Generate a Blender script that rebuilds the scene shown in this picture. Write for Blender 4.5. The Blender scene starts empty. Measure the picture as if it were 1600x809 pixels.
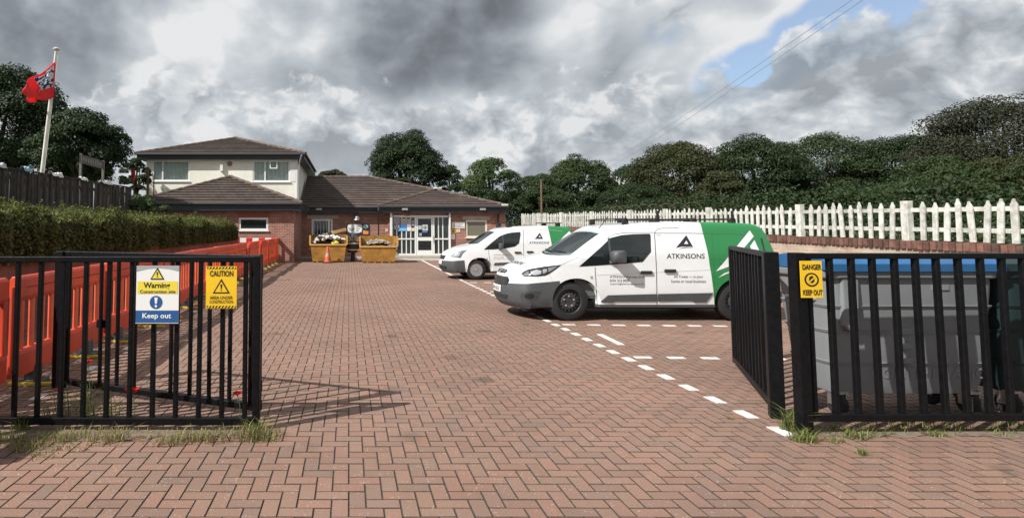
import bpy, bmesh, math, random
import numpy as np
from mathutils import Vector, Matrix
from mathutils.bvhtree import BVHTree

SC = bpy.context.scene
C = SC.collection
R = math.radians
random.seed(7)
NR = np.random.RandomState(11)

# ------------------------------------------------------------------ camera
EYE, F, PPX, PITCH = 1.60, 875.0, 545.0, R(3.3)
PPY = 355.0 - F * math.tan(PITCH)
cam_d = bpy.data.cameras.new('camera')
cam = bpy.data.objects.new('camera', cam_d); C.objects.link(cam)
cam.location = (0, 0, EYE)
cam.rotation_euler = (R(90) + PITCH, 0, 0)
cam_d.sensor_width = 36.0
cam_d.lens = F / 1600 * 36
cam_d.shift_x = (800 - PPX) / 1600
cam_d.shift_y = -(404.5 - PPY) / 1600
cam_d.clip_start = 0.05
cam_d.clip_end = 3000
SC.camera = cam

# ------------------------------------------------------------------ sun, sky, exposure
CLOUD = 6.2      # brightness of white cloud on the Nishita scale
SUN_TO = Vector((-1.26, -0.68, 1.36)).normalized()
sun_d = bpy.data.lights.new('sun', 'SUN')
sun_d.energy = 5.0
sun_d.angle = R(0.55)
sun_d.color = (1.0, 0.972, 0.925)
sun = bpy.data.objects.new('sun', sun_d); C.objects.link(sun)
sun.rotation_euler = SUN_TO.to_track_quat('Z', 'Y').to_euler()
sun.location = (-20, -10, 30)

SC.view_settings.view_transform = 'Standard'
SC.view_settings.look = 'None'
SC.view_settings.gamma = 1.0
SC.view_settings.use_curve_mapping = False
SC.view_settings.exposure = 0.45

world = bpy.data.worlds.new('World'); SC.world = world
world.use_nodes = True
def build_world():
    nt = world.node_tree; nt.nodes.clear(); N = nt.nodes; L = nt.links
    def nd(t, **kw):
        n = N.new(t)
        for k, v in kw.items(): setattr(n, k, v)
        return n
    def val(sock, v):
        if isinstance(v, (int, float)): sock.default_value = v
        elif isinstance(v, (tuple, list)): sock.default_value = v
        else: L.new(v, sock)
    def math_(op, a, b=0.0, c=None, clamp=False):
        n = nd('ShaderNodeMath', operation=op, use_clamp=clamp)
        val(n.inputs[0], a); val(n.inputs[1], b)
        if c is not None: val(n.inputs[2], c)
        return n.outputs[0]
    def vmath(op, a, b=(0, 0, 0)):
        n = nd('ShaderNodeVectorMath', operation=op)
        val(n.inputs[0], a); val(n.inputs[1], b)
        return n.outputs['Value'] if op == 'DOT_PRODUCT' else n.outputs[0]
    def noise(vec, scale, detail, rough=0.55, dist=0.0):
        n = nd('ShaderNodeTexNoise'); L.new(vec, n.inputs['Vector'])
        n.inputs['Scale'].default_value = scale; n.inputs['Detail'].default_value = detail
        n.inputs['Roughness'].default_value = rough; n.inputs['Distortion'].default_value = dist
        return n.outputs['Fac']
    def smooth(x, a, b):
        n = nd('ShaderNodeMapRange', interpolation_type='SMOOTHSTEP')
        val(n.inputs['Value'], x); n.inputs['From Min'].default_value = a; n.inputs['From Max'].default_value = b
        return n.outputs['Result']
    def mixc(fac, a, b):
        n = nd('ShaderNodeMix', data_type='RGBA')
        val(n.inputs['Factor'], fac); val(n.inputs['A'], a); val(n.inputs['B'], b)
        return n.outputs['Result']
    sky = nd('ShaderNodeTexSky', sky_type='NISHITA', sun_disc=False)
    sky.sun_elevation = math.asin(SUN_TO.z)
    sky.sun_rotation = math.atan2(SUN_TO.x, SUN_TO.y)
    sky.air_density = 1.0; sky.dust_density = 0.6; sky.ozone_density = 1.2
    tc = nd('ShaderNodeTexCoord')
    d = vmath('NORMALIZE', tc.outputs['Generated'])
    sep = nd('ShaderNodeSeparateXYZ'); L.new(d, sep.inputs[0])
    # cloud coordinates: the direction itself, flattened a little towards the horizon
    cmb = nd('ShaderNodeCombineXYZ'); L.new(sep.outputs['X'], cmb.inputs[0]); L.new(sep.outputs['Y'], cmb.inputs[1])
    L.new(math_('MULTIPLY', sep.outputs['Z'], 1.30), cmb.inputs[2])
    p = vmath('ADD', cmb.outputs[0], (4.3, 2.2, 1.7))
    wob = nd('ShaderNodeTexNoise'); L.new(p, wob.inputs['Vector']); wob.inputs['Scale'].default_value = 6.0; wob.inputs['Detail'].default_value = 3
    w2 = vmath('SCALE', vmath('SUBTRACT', wob.outputs['Color'], (0.5, 0.5, 0.5))); w2.node.inputs['Scale'].default_value = 0.07
    p = vmath('ADD', p, w2)
    n_big = noise(p, 2.1, 3, 0.5)
    def billow(v):
        a = noise(v, 3.6, 5, 0.46)
        b = noise(v, 9.0, 4, 0.48)
        r = math_('SUBTRACT', 1.0, math_('ABSOLUTE', math_('SUBTRACT', math_('MULTIPLY', b, 2.0), 1.0)))
        return math_('ADD', math_('MULTIPLY', a, 0.78), math_('MULTIPLY', r, 0.18))
    n_a = billow(p)
    n_b = billow(vmath('ADD', p, (-0.030, -0.010, 0.055)))
    relief = math_('SUBTRACT', n_a, n_b)
    def blob(px, py, a, b):      # a soft cap round one direction of the sky
        x = (px - PPX) / F; y = -(py - PPY) / F
        v = Vector((x, math.cos(PITCH) - y * math.sin(PITCH), math.sin(PITCH) + y * math.cos(PITCH))).normalized()
        return smooth(vmath('DOT_PRODUCT', d, tuple(v)), math.cos(R(a)), math.cos(R(b)))
    def total(terms):
        s = None
        for px, py, a, b, w in terms:
            t = math_('MULTIPLY', blob(px, py, a, b), w); s = t if s is None else math_('ADD', s, t)
        return s
    # where the sheet opens, and where it piles up
    gap = total(((1155, 140, 4.5, 0, .27), (1235, 92, 4.5, 0, .27), (1315, 48, 5.5, 0, .31), (1400, 0, 6, 0, .38), (410, 122, 2, 0, .10), (1140, 30, 9, 1, .07), (1620, -10, 5, 0, .16)))
    pile = total(((150, 170, 14, 3, .10), (1480, 120, 13, 5, .12), (1290, 170, 9, 3, .10), (690, 40, 12, 3, .08)))
    cover = math_('ADD', math_('SUBTRACT', math_('ADD', math_('MULTIPLY', n_a, 0.85), math_('MULTIPLY', n_big, 0.25)), gap), pile)
    alpha = math_('ADD', math_('MULTIPLY', smooth(cover, 0.32, 0.46), .76), .24)
    # thick parts grey, rims and sunlit sides white
    dark = total(((690, 45, 12, 2, .42), (800, 50, 8, 2, .16), (40, 0, 12, 2, .34), (960, 140, 9, 1, .26), (820, 270, 8, 2, .08)))
    light = total(((1250, 60, 8, 1, .14), (1480, 30, 10, 2, .10), (600, 200, 16, 4, .14), (820, 200, 7, 1, .10), (1050, 60, 6, 1, .12), (380, 180, 13, 3, .07), (330, 90, 12, 2, .08), (890, 65, 4, 0, .25), (330, 165, 4, 0, .18), (700, 215, 6, 1, .14), (1300, 75, 6, 0, .2), (1420, 60, 6, 0, .16)))
    shade = math_('ADD', math_('MULTIPLY', math_('SUBTRACT', n_big, .5), -0.30), math_('MULTIPLY', relief, 2.4))
    shade = math_('ADD', shade, math_('MULTIPLY', math_('SUBTRACT', n_a, .5), -0.40))
    shade = math_('ADD', math_('SUBTRACT', shade, dark), light)
    rim = math_('SUBTRACT', 1.0, smooth(cover, 0.42, 0.56))
    shade = math_('ADD', shade, math_('MULTIPLY', rim, 0.20))
    def cloud_ramp(x):
        ramp = nd('ShaderNodeValToRGB'); L.new(x, ramp.inputs[0])
        e = ramp.color_ramp.elements
        e[0].position = 0.02; e[0].color = (0.19, 0.208, 0.236, 1)
        e[1].position = 1.0; e[1].color = (0.95, 0.96, 0.97, 1)
        for pos, col in ((0.25, (0.30, 0.330, 0.370, 1)), (0.46, (0.44, 0.487, 0.532, 1)), (0.64, (0.56, 0.610, 0.655, 1)), (0.82, (0.70, 0.745, 0.78, 1))):
            q = e.new(pos); q.color = col
        v = vmath('SCALE', ramp.outputs[0]); v.node.inputs['Scale'].default_value = CLOUD
        return v
    cl = cloud_ramp(math_('ADD', shade, 0.745, clamp=True))
    blue = vmath('MULTIPLY', sky.outputs[0], (0.85, 0.96, 1.05))
    col = mixc(alpha, blue, cl)
    # nearer heaped clouds with hard sunlit tops and grey bases
    pc = vmath('ADD', p, (1.9, .4, 2.3))
    def heap_(v):
        a = noise(v, 5.0, 8, 0.50); b = noise(v, 15.0, 5, 0.52)
        r = math_('SUBTRACT', 1.0, math_('ABSOLUTE', math_('SUBTRACT', math_('MULTIPLY', b, 2.0), 1.0)))
        return math_('ADD', math_('MULTIPLY', a, 0.78), math_('MULTIPLY', r, 0.20))
    h_a = heap_(pc); h_b = heap_(vmath('ADD', pc, (-0.028, -0.012, 0.050)))
    mask = total(((1270, 70, 7, 2, -.22), (1390, 10, 6, 1, -.18), (690, 30, 13, 3, -.10), (40, 0, 12, 2, -.08), (1500, 110, 12, 6, .19), (1370, 150, 9, 3, .16), (1230, 200, 8, 2, .14), (700, 215, 7, 2, .13), (560, 225, 6, 2, .12), (330, 165, 4, 1, .10), (820, 215, 6, 2, .10), (890, 70, 3, 1, .05), (440, 215, 6, 2, .08), (1040, 235, 6, 2, .06)))
    band = math_('MULTIPLY', math_('MULTIPLY', smooth(sep.outputs['Z'], 0.0, 0.05), math_('SUBTRACT', 1.0, smooth(sep.outputs['Z'], 0.12, 0.42))), .10)
    hc = math_('ADD', math_('ADD', h_a, mask), band)
    a2 = smooth(hc, 0.60, 0.665)
    depth_ = smooth(hc, 0.60, 0.80)
    sh2 = math_('ADD', math_('MAXIMUM', math_('MULTIPLY', math_('SUBTRACT', h_a, h_b), 4.6), -0.28), math_('MULTIPLY', depth_, -0.18))
    c2 = cloud_ramp(math_('ADD', sh2, 0.765, clamp=True))
    col = mixc(math_('MULTIPLY', a2, .88), col, c2)
    bg = nd('ShaderNodeBackground'); L.new(col, bg.inputs[0]); bg.inputs[1].default_value = 0.10
    out = nd('ShaderNodeOutputWorld'); L.new(bg.outputs[0], out.inputs[0])
build_world()

# ------------------------------------------------------------------ pixel rays (where a thing in the photo stands on a real plane)
def ray(px, py):
    a = (px - PPX) / F; b = -(py - PPY) / F
    return Vector((a, math.cos(PITCH) - b * math.sin(PITCH), math.sin(PITCH) + b * math.cos(PITCH)))
ORG = Vector((0, 0, EYE))
def G(px, py, z=0.0):
    d = ray(px, py); return ORG + d * ((z - EYE) / d.z)
def PY(px, py, Y):
    d = ray(px, py); return ORG + d * (Y / d.y)
def PX(px, py, X):
    d = ray(px, py); return ORG + d * (X / d.x)

# ------------------------------------------------------------------ materials
MATS = {}
def mat(name, col, rough=0.6, metal=0.0, var=0.0, vscale=6.0, bump=0.0, bscale=40.0, dirt=0.0, dirtcol=(0.08, 0.07, 0.06), coat=0.0, spec=0.5, obj_var=0.0):
    if name in MATS: return MATS[name]
    m = bpy.data.materials.new(name); m.use_nodes = True; MATS[name] = m
    nt = m.node_tree; N = nt.nodes; L = nt.links
    b = N['Principled BSDF']
    b.inputs['Base Color'].default_value = (*col, 1)
    b.inputs['Roughness'].default_value = rough
    b.inputs['Metallic'].default_value = metal
    b.inputs['Specular IOR Level'].default_value = spec
    if coat: b.inputs['Coat Weight'].default_value = coat; b.inputs['Coat Roughness'].default_value = 0.06
    tc = N.new('ShaderNodeTexCoord'); g = N.new('ShaderNodeNewGeometry')
    cur = None
    if var or dirt or obj_var:
        rgb = N.new('ShaderNodeRGB'); rgb.outputs[0].default_value = (*col, 1); cur = rgb.outputs[0]
    if var:
        n = N.new('ShaderNodeTexNoise'); L.new(g.outputs['Position'], n.inputs['Vector'])
        n.inputs['Scale'].default_value = vscale; n.inputs['Detail'].default_value = 6
        mr = N.new('ShaderNodeMapRange'); L.new(n.outputs['Fac'], mr.inputs['Value'])
        mr.inputs['From Min'].default_value = 0.3; mr.inputs['From Max'].default_value = 0.7
        mr.inputs['To Min'].default_value = 1 - var; mr.inputs['To Max'].default_value = 1 + var
        s = N.new('ShaderNodeVectorMath'); s.operation = 'SCALE'; L.new(cur, s.inputs[0]); L.new(mr.outputs[0], s.inputs['Scale']); cur = s.outputs[0]
    if obj_var:
        oi = N.new('ShaderNodeObjectInfo'); mr = N.new('ShaderNodeMapRange'); L.new(oi.outputs['Random'], mr.inputs['Value'])
        mr.inputs['To Min'].default_value = 1 - obj_var; mr.inputs['To Max'].default_value = 1 + obj_var
        s = N.new('ShaderNodeVectorMath'); s.operation = 'SCALE'; L.new(cur, s.inputs[0]); L.new(mr.outputs[0], s.inputs['Scale']); cur = s.outputs[0]
    if dirt:
        n = N.new('ShaderNodeTexNoise'); L.new(g.outputs['Position'], n.inputs['Vector'])
        n.inputs['Scale'].default_value = vscale * 0.6; n.inputs['Detail'].default_value = 9; n.inputs['Roughness'].default_value = 0.7
        mr = N.new('ShaderNodeMapRange'); L.new(n.outputs['Fac'], mr.inputs['Value'])
        mr.inputs['From Min'].default_value = 0.48; mr.inputs['From Max'].default_value = 0.72; mr.inputs['To Max'].default_value = dirt
        mx = N.new('ShaderNodeMix'); mx.data_type = 'RGBA'; L.new(mr.outputs[0], mx.inputs['Factor']); L.new(cur, mx.inputs['A'])
        mx.inputs['B'].default_value = (*dirtcol, 1); cur = mx.outputs['Result']
    if cur is not None: L.new(cur, b.inputs['Base Color'])
    if bump:
        n = N.new('ShaderNodeTexNoise'); L.new(g.outputs['Position'], n.inputs['Vector'])
        n.inputs['Scale'].default_value = bscale; n.inputs['Detail'].default_value = 5
        bp = N.new('ShaderNodeBump'); bp.inputs['Strength'].default_value = bump; bp.inputs['Distance'].default_value = 0.01
        L.new(n.outputs['Fac'], bp.inputs['Height']); L.new(bp.outputs[0], b.inputs['Normal'])
    return m

def leaf_mat(name, c0, c1, trans=0.25):
    m = bpy.data.materials.new(name); m.use_nodes = True; MATS[name] = m
    nt = m.node_tree; N = nt.nodes; L = nt.links; b = N['Principled BSDF']; out = N['Material Output']
    at = N.new('ShaderNodeAttribute'); at.attribute_name = 'tint'
    mx = N.new('ShaderNodeMix'); mx.data_type = 'RGBA'; L.new(at.outputs['Fac'], mx.inputs['Factor'])
    mx.inputs['A'].default_value = (*c0, 1); mx.inputs['B'].default_value = (*c1, 1)
    L.new(mx.outputs['Result'], b.inputs['Base Color']); b.inputs['Roughness'].default_value = 0.55
    b.inputs['Specular IOR Level'].default_value = 0.3
    t = N.new('ShaderNodeBsdfTranslucent'); L.new(mx.outputs['Result'], t.inputs['Color'])
    ms = N.new('ShaderNodeMixShader'); ms.inputs[0].default_value = trans
    L.new(b.outputs[0], ms.inputs[1]); L.new(t.outputs[0], ms.inputs[2]); L.new(ms.outputs[0], out.inputs['Surface'])
    return m

def brick_mat(name, c1, c2, mortar, bw=0.225, bh=0.075, msize=0.010, var=0.25, dirt=0.0, dirtcol=(0.3, 0.28, 0.24)):
    m = bpy.data.materials.new(name); m.use_nodes = True; MATS[name] = m
    nt = m.node_tree; N = nt.nodes; L = nt.links; b = N['Principled BSDF']
    g = N.new('ShaderNodeNewGeometry'); sp = N.new('ShaderNodeSeparateXYZ'); L.new(g.outputs['Position'], sp.inputs[0])
    ad = N.new('ShaderNodeMath'); L.new(sp.outputs['X'], ad.inputs[0]); L.new(sp.outputs['Y'], ad.inputs[1])
    cb = N.new('ShaderNodeCombineXYZ'); L.new(ad.outputs[0], cb.inputs[0]); L.new(sp.outputs['Z'], cb.inputs[1])
    t = N.new('ShaderNodeTexBrick'); L.new(cb.outputs[0], t.inputs['Vector'])
    t.inputs['Color1'].default_value = (*c1, 1); t.inputs['Color2'].default_value = (*c2, 1); t.inputs['Mortar'].default_value = (*mortar, 1)
    t.inputs['Scale'].default_value = 1.0; t.inputs['Mortar Size'].default_value = msize; t.inputs['Bias'].default_value = 0.0
    t.inputs['Brick Width'].default_value = bw; t.inputs['Row Height'].default_value = bh; t.inputs['Mortar Smooth'].default_value = 0.2
    n = N.new('ShaderNodeTexNoise'); L.new(g.outputs['Position'], n.inputs['Vector']); n.inputs['Scale'].default_value = 2.5; n.inputs['Detail'].default_value = 8
    mr = N.new('ShaderNodeMapRange'); L.new(n.outputs['Fac'], mr.inputs['Value']); mr.inputs['From Min'].default_value = 0.3; mr.inputs['From Max'].default_value = 0.7
    mr.inputs['To Min'].default_value = 1 - var; mr.inputs['To Max'].default_value = 1 + var
    s = N.new('ShaderNodeVectorMath'); s.operation = 'SCALE'; L.new(t.outputs['Color'], s.inputs[0]); L.new(mr.outputs[0], s.inputs['Scale'])
    cur = s.outputs[0]
    if dirt:
        n2 = N.new('ShaderNodeTexNoise'); L.new(g.outputs['Position'], n2.inputs['Vector']); n2.inputs['Scale'].default_value = 1.1; n2.inputs['Detail'].default_value = 9; n2.inputs['Roughness'].default_value = 0.7
        m2 = N.new('ShaderNodeMapRange'); L.new(n2.outputs['Fac'], m2.inputs['Value']); m2.inputs['From Min'].default_value = 0.42; m2.inputs['From Max'].default_value = 0.62; m2.inputs['To Max'].default_value = dirt
        mx = N.new('ShaderNodeMix'); mx.data_type = 'RGBA'; L.new(m2.outputs[0], mx.inputs['Factor']); L.new(cur, mx.inputs['A']); mx.inputs['B'].default_value = (*dirtcol, 1); cur = mx.outputs['Result']
    L.new(cur, b.inputs['Base Color']); b.inputs['Roughness'].default_value = 0.85
    bp = N.new('ShaderNodeBump'); bp.inputs['Strength'].default_value = 0.6; bp.inputs['Distance'].default_value = 0.008
    inv = N.new('ShaderNodeMath'); inv.operation = 'SUBTRACT'; inv.inputs[0].default_value = 1; L.new(t.outputs['Fac'], inv.inputs[1])
    L.new(inv.outputs[0], bp.inputs['Height']); L.new(bp.outputs[0], b.inputs['Normal'])
    return m

def glass_mat(name, col=(0.015, 0.02, 0.022), rough=0.03):
    if name in MATS: return MATS[name]
    m = bpy.data.materials.new(name); m.use_nodes = True; MATS[name] = m
    b = m.node_tree.nodes['Principled BSDF']
    b.inputs['Base Color'].default_value = (*col, 1); b.inputs['Roughness'].default_value = rough
    b.inputs['Specular IOR Level'].default_value = 0.7
    return m

def clear_glass(name, tint=(0.75, 0.85, 0.85), refl=0.12):
    m = bpy.data.materials.new(name); m.use_nodes = True; MATS[name] = m
    nt = m.node_tree; N = nt.nodes; L = nt.links; out = N['Material Output']; N.remove(N['Principled BSDF'])
    tr = N.new('ShaderNodeBsdfTransparent'); tr.inputs[0].default_value = (*tint, 1)
    gl = N.new('ShaderNodeBsdfGlossy'); gl.inputs['Roughness'].default_value = 0.02
    lw = N.new('ShaderNodeLayerWeight'); lw.inputs['Blend'].default_value = .5
    pw = N.new('ShaderNodeMath'); pw.operation = 'POWER'; pw.inputs[1].default_value = 4.0; L.new(lw.outputs['Facing'], pw.inputs[0])
    ad = N.new('ShaderNodeMath'); ad.operation = 'MULTIPLY_ADD'; ad.use_clamp = True; ad.inputs[1].default_value = .8; ad.inputs[2].default_value = refl; L.new(pw.outputs[0], ad.inputs[0])
    ms = N.new('ShaderNodeMixShader'); L.new(ad.outputs[0], ms.inputs[0]); L.new(tr.outputs[0], ms.inputs[1]); L.new(gl.outputs[0], ms.inputs[2])
    L.new(ms.outputs[0], out.inputs[0])
    return m

# ------------------------------------------------------------------ object helpers
W = {}
def tag(o, label=None, cat=None, group=None, kind=None):
    if label: o['label'] = label
    if cat: o['category'] = cat
    if group: o['group'] = group
    if kind: o['kind'] = kind
    return o
def thing(name, label, cat, loc=(0, 0, 0), group=None, rotz=0.0):
    o = bpy.data.objects.new(name, None); C.objects.link(o); o.empty_display_size = 0.2
    o.location = loc; o.rotation_euler = (0, 0, rotz)
    W[o] = Vector(loc)
    return tag(o, label, cat, group)
def link(name, me, parent=None, loc=(0, 0, 0), rot=(0, 0, 0)):
    o = bpy.data.objects.new(name, me); C.objects.link(o)
    if parent is not None: o.parent = parent
    o.location = loc; o.rotation_euler = rot
    W[o] = W.get(parent, Vector((0, 0, 0))) if parent is not None else Vector(loc)
    return o
def copy_tree(o, parent=None):
    c = o.copy(); C.objects.link(c); c.parent = parent
    for ch in list(o.children): copy_tree(ch, c)
    return c

class MB:
    def __init__(s): s.v = []; s.f = []
    def add(s, verts, faces):
        n = len(s.v); s.v += [tuple(p) for p in verts]; s.f += [tuple(i + n for i in f) for f in faces]; return s
    def box(s, lo, hi, M=None):
        x0, y0, z0 = lo; x1, y1, z1 = hi
        vs = [Vector(p) for p in ((x0,y0,z0),(x1,y0,z0),(x1,y1,z0),(x0,y1,z0),(x0,y0,z1),(x1,y0,z1),(x1,y1,z1),(x0,y1,z1))]
        if M is not None: vs = [M @ p for p in vs]
        return s.add(vs, [(0,3,2,1),(4,5,6,7),(0,1,5,4),(1,2,6,5),(2,3,7,6),(3,0,4,7)])
    def bar(s, a, b, w, h, up=(0, 0, 1)):      # box section w x h from a to b
        a = Vector(a); b = Vector(b); d = b - a; L = d.length; d.normalize()
        u = Vector(up); x = d.cross(u)
        if x.length < 1e-4: x = d.cross(Vector((0, 1, 0)))
        x.normalize(); z = x.cross(d)
        M = Matrix((( d.x, x.x, z.x, a.x), (d.y, x.y, z.y, a.y), (d.z, x.z, z.z, a.z), (0, 0, 0, 1)))
        return s.box((0, -w/2, -h/2), (L, w/2, h/2), M)
    def tube(s, pts, r, n=10, cap=True):
        pts = [Vector(p) for p in pts]; rs = r if isinstance(r, (list, tuple)) else [r] * len(pts)
        vs = []; fs = []
        for i, p in enumerate(pts):
            d = (pts[min(i+1, len(pts)-1)] - pts[max(i-1, 0)]).normalized()
            x = d.cross(Vector((0.13, 0.31, 0.94)))
            if x.length < 0.05: x = d.cross(Vector((1, 0, 0)))
            x.normalize(); y = d.cross(x)
            for k in range(n):
                a = 2*math.pi*k/n; vs.append(p + (x*math.cos(a) + y*math.sin(a))*rs[i])
        for i in range(len(pts)-1):
            for k in range(n):
                fs.append((i*n+k, i*n+(k+1)%n, (i+1)*n+(k+1)%n, (i+1)*n+k))
        if cap: fs.append(tuple(range(n))[::-1]); fs.append(tuple((len(pts)-1)*n+k for k in range(n)))
        return s.add(vs, fs)
    def lathe(s, prof, n=24, axis='z', M=None, cap=True):      # prof: (radius, height) list
        vs = []; fs = []
        for r, h in prof:
            for k in range(n):
                a = 2*math.pi*k/n
                if axis == 'z': p = Vector((r*math.cos(a), r*math.sin(a), h))
                elif axis == 'y': p = Vector((r*math.cos(a), h, r*math.sin(a)))
                else: p = Vector((h, r*math.cos(a), r*math.sin(a)))
                vs.append(M @ p if M is not None else p)
        for i in range(len(prof)-1):
            for k in range(n): fs.append((i*n+k, i*n+(k+1)%n, (i+1)*n+(k+1)%n, (i+1)*n+k))
        if cap: fs.append(tuple(range(n))[::-1]); fs.append(tuple((len(prof)-1)*n+k for k in range(n)))
        return s.add(vs, fs)
    def prism(s, poly, vec):      # poly: 3D points, swept along vec
        n = len(poly); vec = Vector(vec)
        vs = [Vector(p) for p in poly] + [Vector(p) + vec for p in poly]
        fs = [tuple(range(n))[::-1], tuple(range(n, 2*n))] + [(i, (i+1)%n, n+(i+1)%n, n+i) for i in range(n)]
        return s.add(vs, fs)
    def mesh(s, name, m, origin=None, smooth=False, bevel=0.0, sharp=35, seg=2):
        me = bpy.data.meshes.new(name); bm = bmesh.new()
        o = origin or Vector((0, 0, 0))
        vs = [bm.verts.new(Vector(p) - o) for p in s.v]
        for f in s.f:
            try: bm.faces.new([vs[i] for i in f])
            except ValueError: pass
        bmesh.ops.recalc_face_normals(bm, faces=bm.faces)
        if bevel:
            es = [e for e in bm.edges if len(e.link_faces) == 2 and e.calc_face_angle(0) > R(25)]
            bmesh.ops.bevel(bm, geom=es, offset=bevel, segments=seg, affect='EDGES', profile=0.5, clamp_overlap=True)
        if smooth:
            for f in bm.faces: f.smooth = True
            for e in bm.edges:
                if len(e.link_faces) == 2 and e.calc_face_angle(0) > R(sharp): e.smooth = False
        bm.to_mesh(me); bm.free()
        if m is not None: me.materials.append(m)
        return me
    def build(s, name, m, parent=None, **kw):
        o0 = W.get(parent, Vector((0, 0, 0))) if parent is not None else Vector((0, 0, 0))
        return link(name, s.mesh(name, m, o0, **kw), parent)
def box(name, lo, hi, m, parent=None, **kw): return MB().box(lo, hi).build(name, m, parent, **kw)

def np_mesh(name, V, Fq, m, tint=None, m2=None, idx=None):
    me = bpy.data.meshes.new(name); n = len(V); k = Fq.shape[1]
    me.vertices.add(n); me.vertices.foreach_set('co', np.ascontiguousarray(V, dtype=np.float32).ravel())
    me.loops.add(Fq.size); me.loops.foreach_set('vertex_index', np.ascontiguousarray(Fq, dtype=np.int32).ravel())
    me.polygons.add(len(Fq)); me.polygons.foreach_set('loop_start', np.arange(0, Fq.size, k, dtype=np.int32))
    me.polygons.foreach_set('use_smooth', np.zeros(len(Fq), dtype=bool))
    me.update(calc_edges=True)
    if tint is not None:
        a = me.attributes.new('tint', 'FLOAT', 'FACE'); a.data.foreach_set('value', np.ascontiguousarray(tint, dtype=np.float32))
    me.materials.append(m)
    if m2 is not None: me.materials.append(m2); me.polygons.foreach_set('material_index', np.ascontiguousarray(idx, dtype=np.int32))
    return me

_font = {}
def text2d(txt, bold=0.0):      # vertices in 0..1 box and faces of a line of lettering
    key = (txt, bold)
    if key in _font: return _font[key]
    cu = bpy.data.curves.new('t', 'FONT'); cu.body = txt; cu.resolution_u = 3; cu.offset = bold
    o = bpy.data.objects.new('t', cu); C.objects.link(o)
    dg = bpy.context.evaluated_depsgraph_get(); me = o.evaluated_get(dg).to_mesh()
    v = np.array([p.co[:2] for p in me.vertices]); f = [tuple(p.vertices) for p in me.polygons]
    o.evaluated_get(dg).to_mesh_clear(); bpy.data.objects.remove(o); bpy.data.curves.remove(cu)
    lo = v.min(0); hi = v.max(0); asp = (hi[0]-lo[0])/(hi[1]-lo[1]); v = (v - lo)/(hi - lo)
    _font[key] = (v, f, asp); return _font[key]

class Board:      # flat printed face: origin (top-left corner), u to the right, d downwards, n towards the viewer
    def __init__(s, parent, o, u, d, n): s.p = parent; s.o = Vector(o); s.u = Vector(u); s.d = Vector(d); s.n = Vector(n).normalized()
    def at(s, a, b, k): return s.o + s.u*a + s.d*b + s.n*k
    def poly(s, name, pts, m, k=0.0015):
        return MB().add([s.at(a, b, k) for a, b in pts], [tuple(range(len(pts)))]).build(name, m, s.p)
    def rect(s, name, a0, b0, a1, b1, m, k=0.0015): return s.poly(name, [(a0,b0),(a1,b0),(a1,b1),(a0,b1)], m, k)
    def disc(s, name, ca, cb, ra, rb, m, k=0.0015, n=24): return s.poly(name, [(ca+ra*math.cos(2*math.pi*i/n), cb+rb*math.sin(2*math.pi*i/n)) for i in range(n)], m, k)
    def text(s, txt, a0, b0, a1, b1, m, k=0.003, bold=0.0):
        v, f, _ = text2d(txt, bold)
        return MB().add([s.at(a0+(a1-a0)*x, b1+(b0-b1)*y, k) for x, y in v], f).build('lettering', m, s.p)

# shared materials
M_BLACK = mat('black_railing_paint', (0.0055, 0.0055, 0.0065), 0.42, var=0.35, vscale=25, bump=0.25, bscale=120, dirt=0.10, dirtcol=(0.025, 0.021, 0.018), spec=0.14)
M_WHITE = mat('white_upvc', (0.72, 0.72, 0.70), 0.4, var=0.04)
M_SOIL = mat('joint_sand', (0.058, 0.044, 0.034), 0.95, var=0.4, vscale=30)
M_GLASS = glass_mat('dark_window_glass')
M_FASCIA = mat('navy_fascia', (0.014, 0.016, 0.022), 0.45, var=0.2)
# ------------------------------------------------------------------ ground
M_GRASS = mat('rough_grass', (0.07, 0.085, 0.03), 0.95, var=0.45, vscale=3, bump=0.5, bscale=20)
g = MB().add([(-600, -200, -0.05), (600, -200, -0.05), (600, 1500, -0.05), (-600, 1500, -0.05)], [(0, 1, 2, 3)]).build('ground', M_GRASS)
tag(g, 'rough green ground around and behind the yard', kind='structure')

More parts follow.
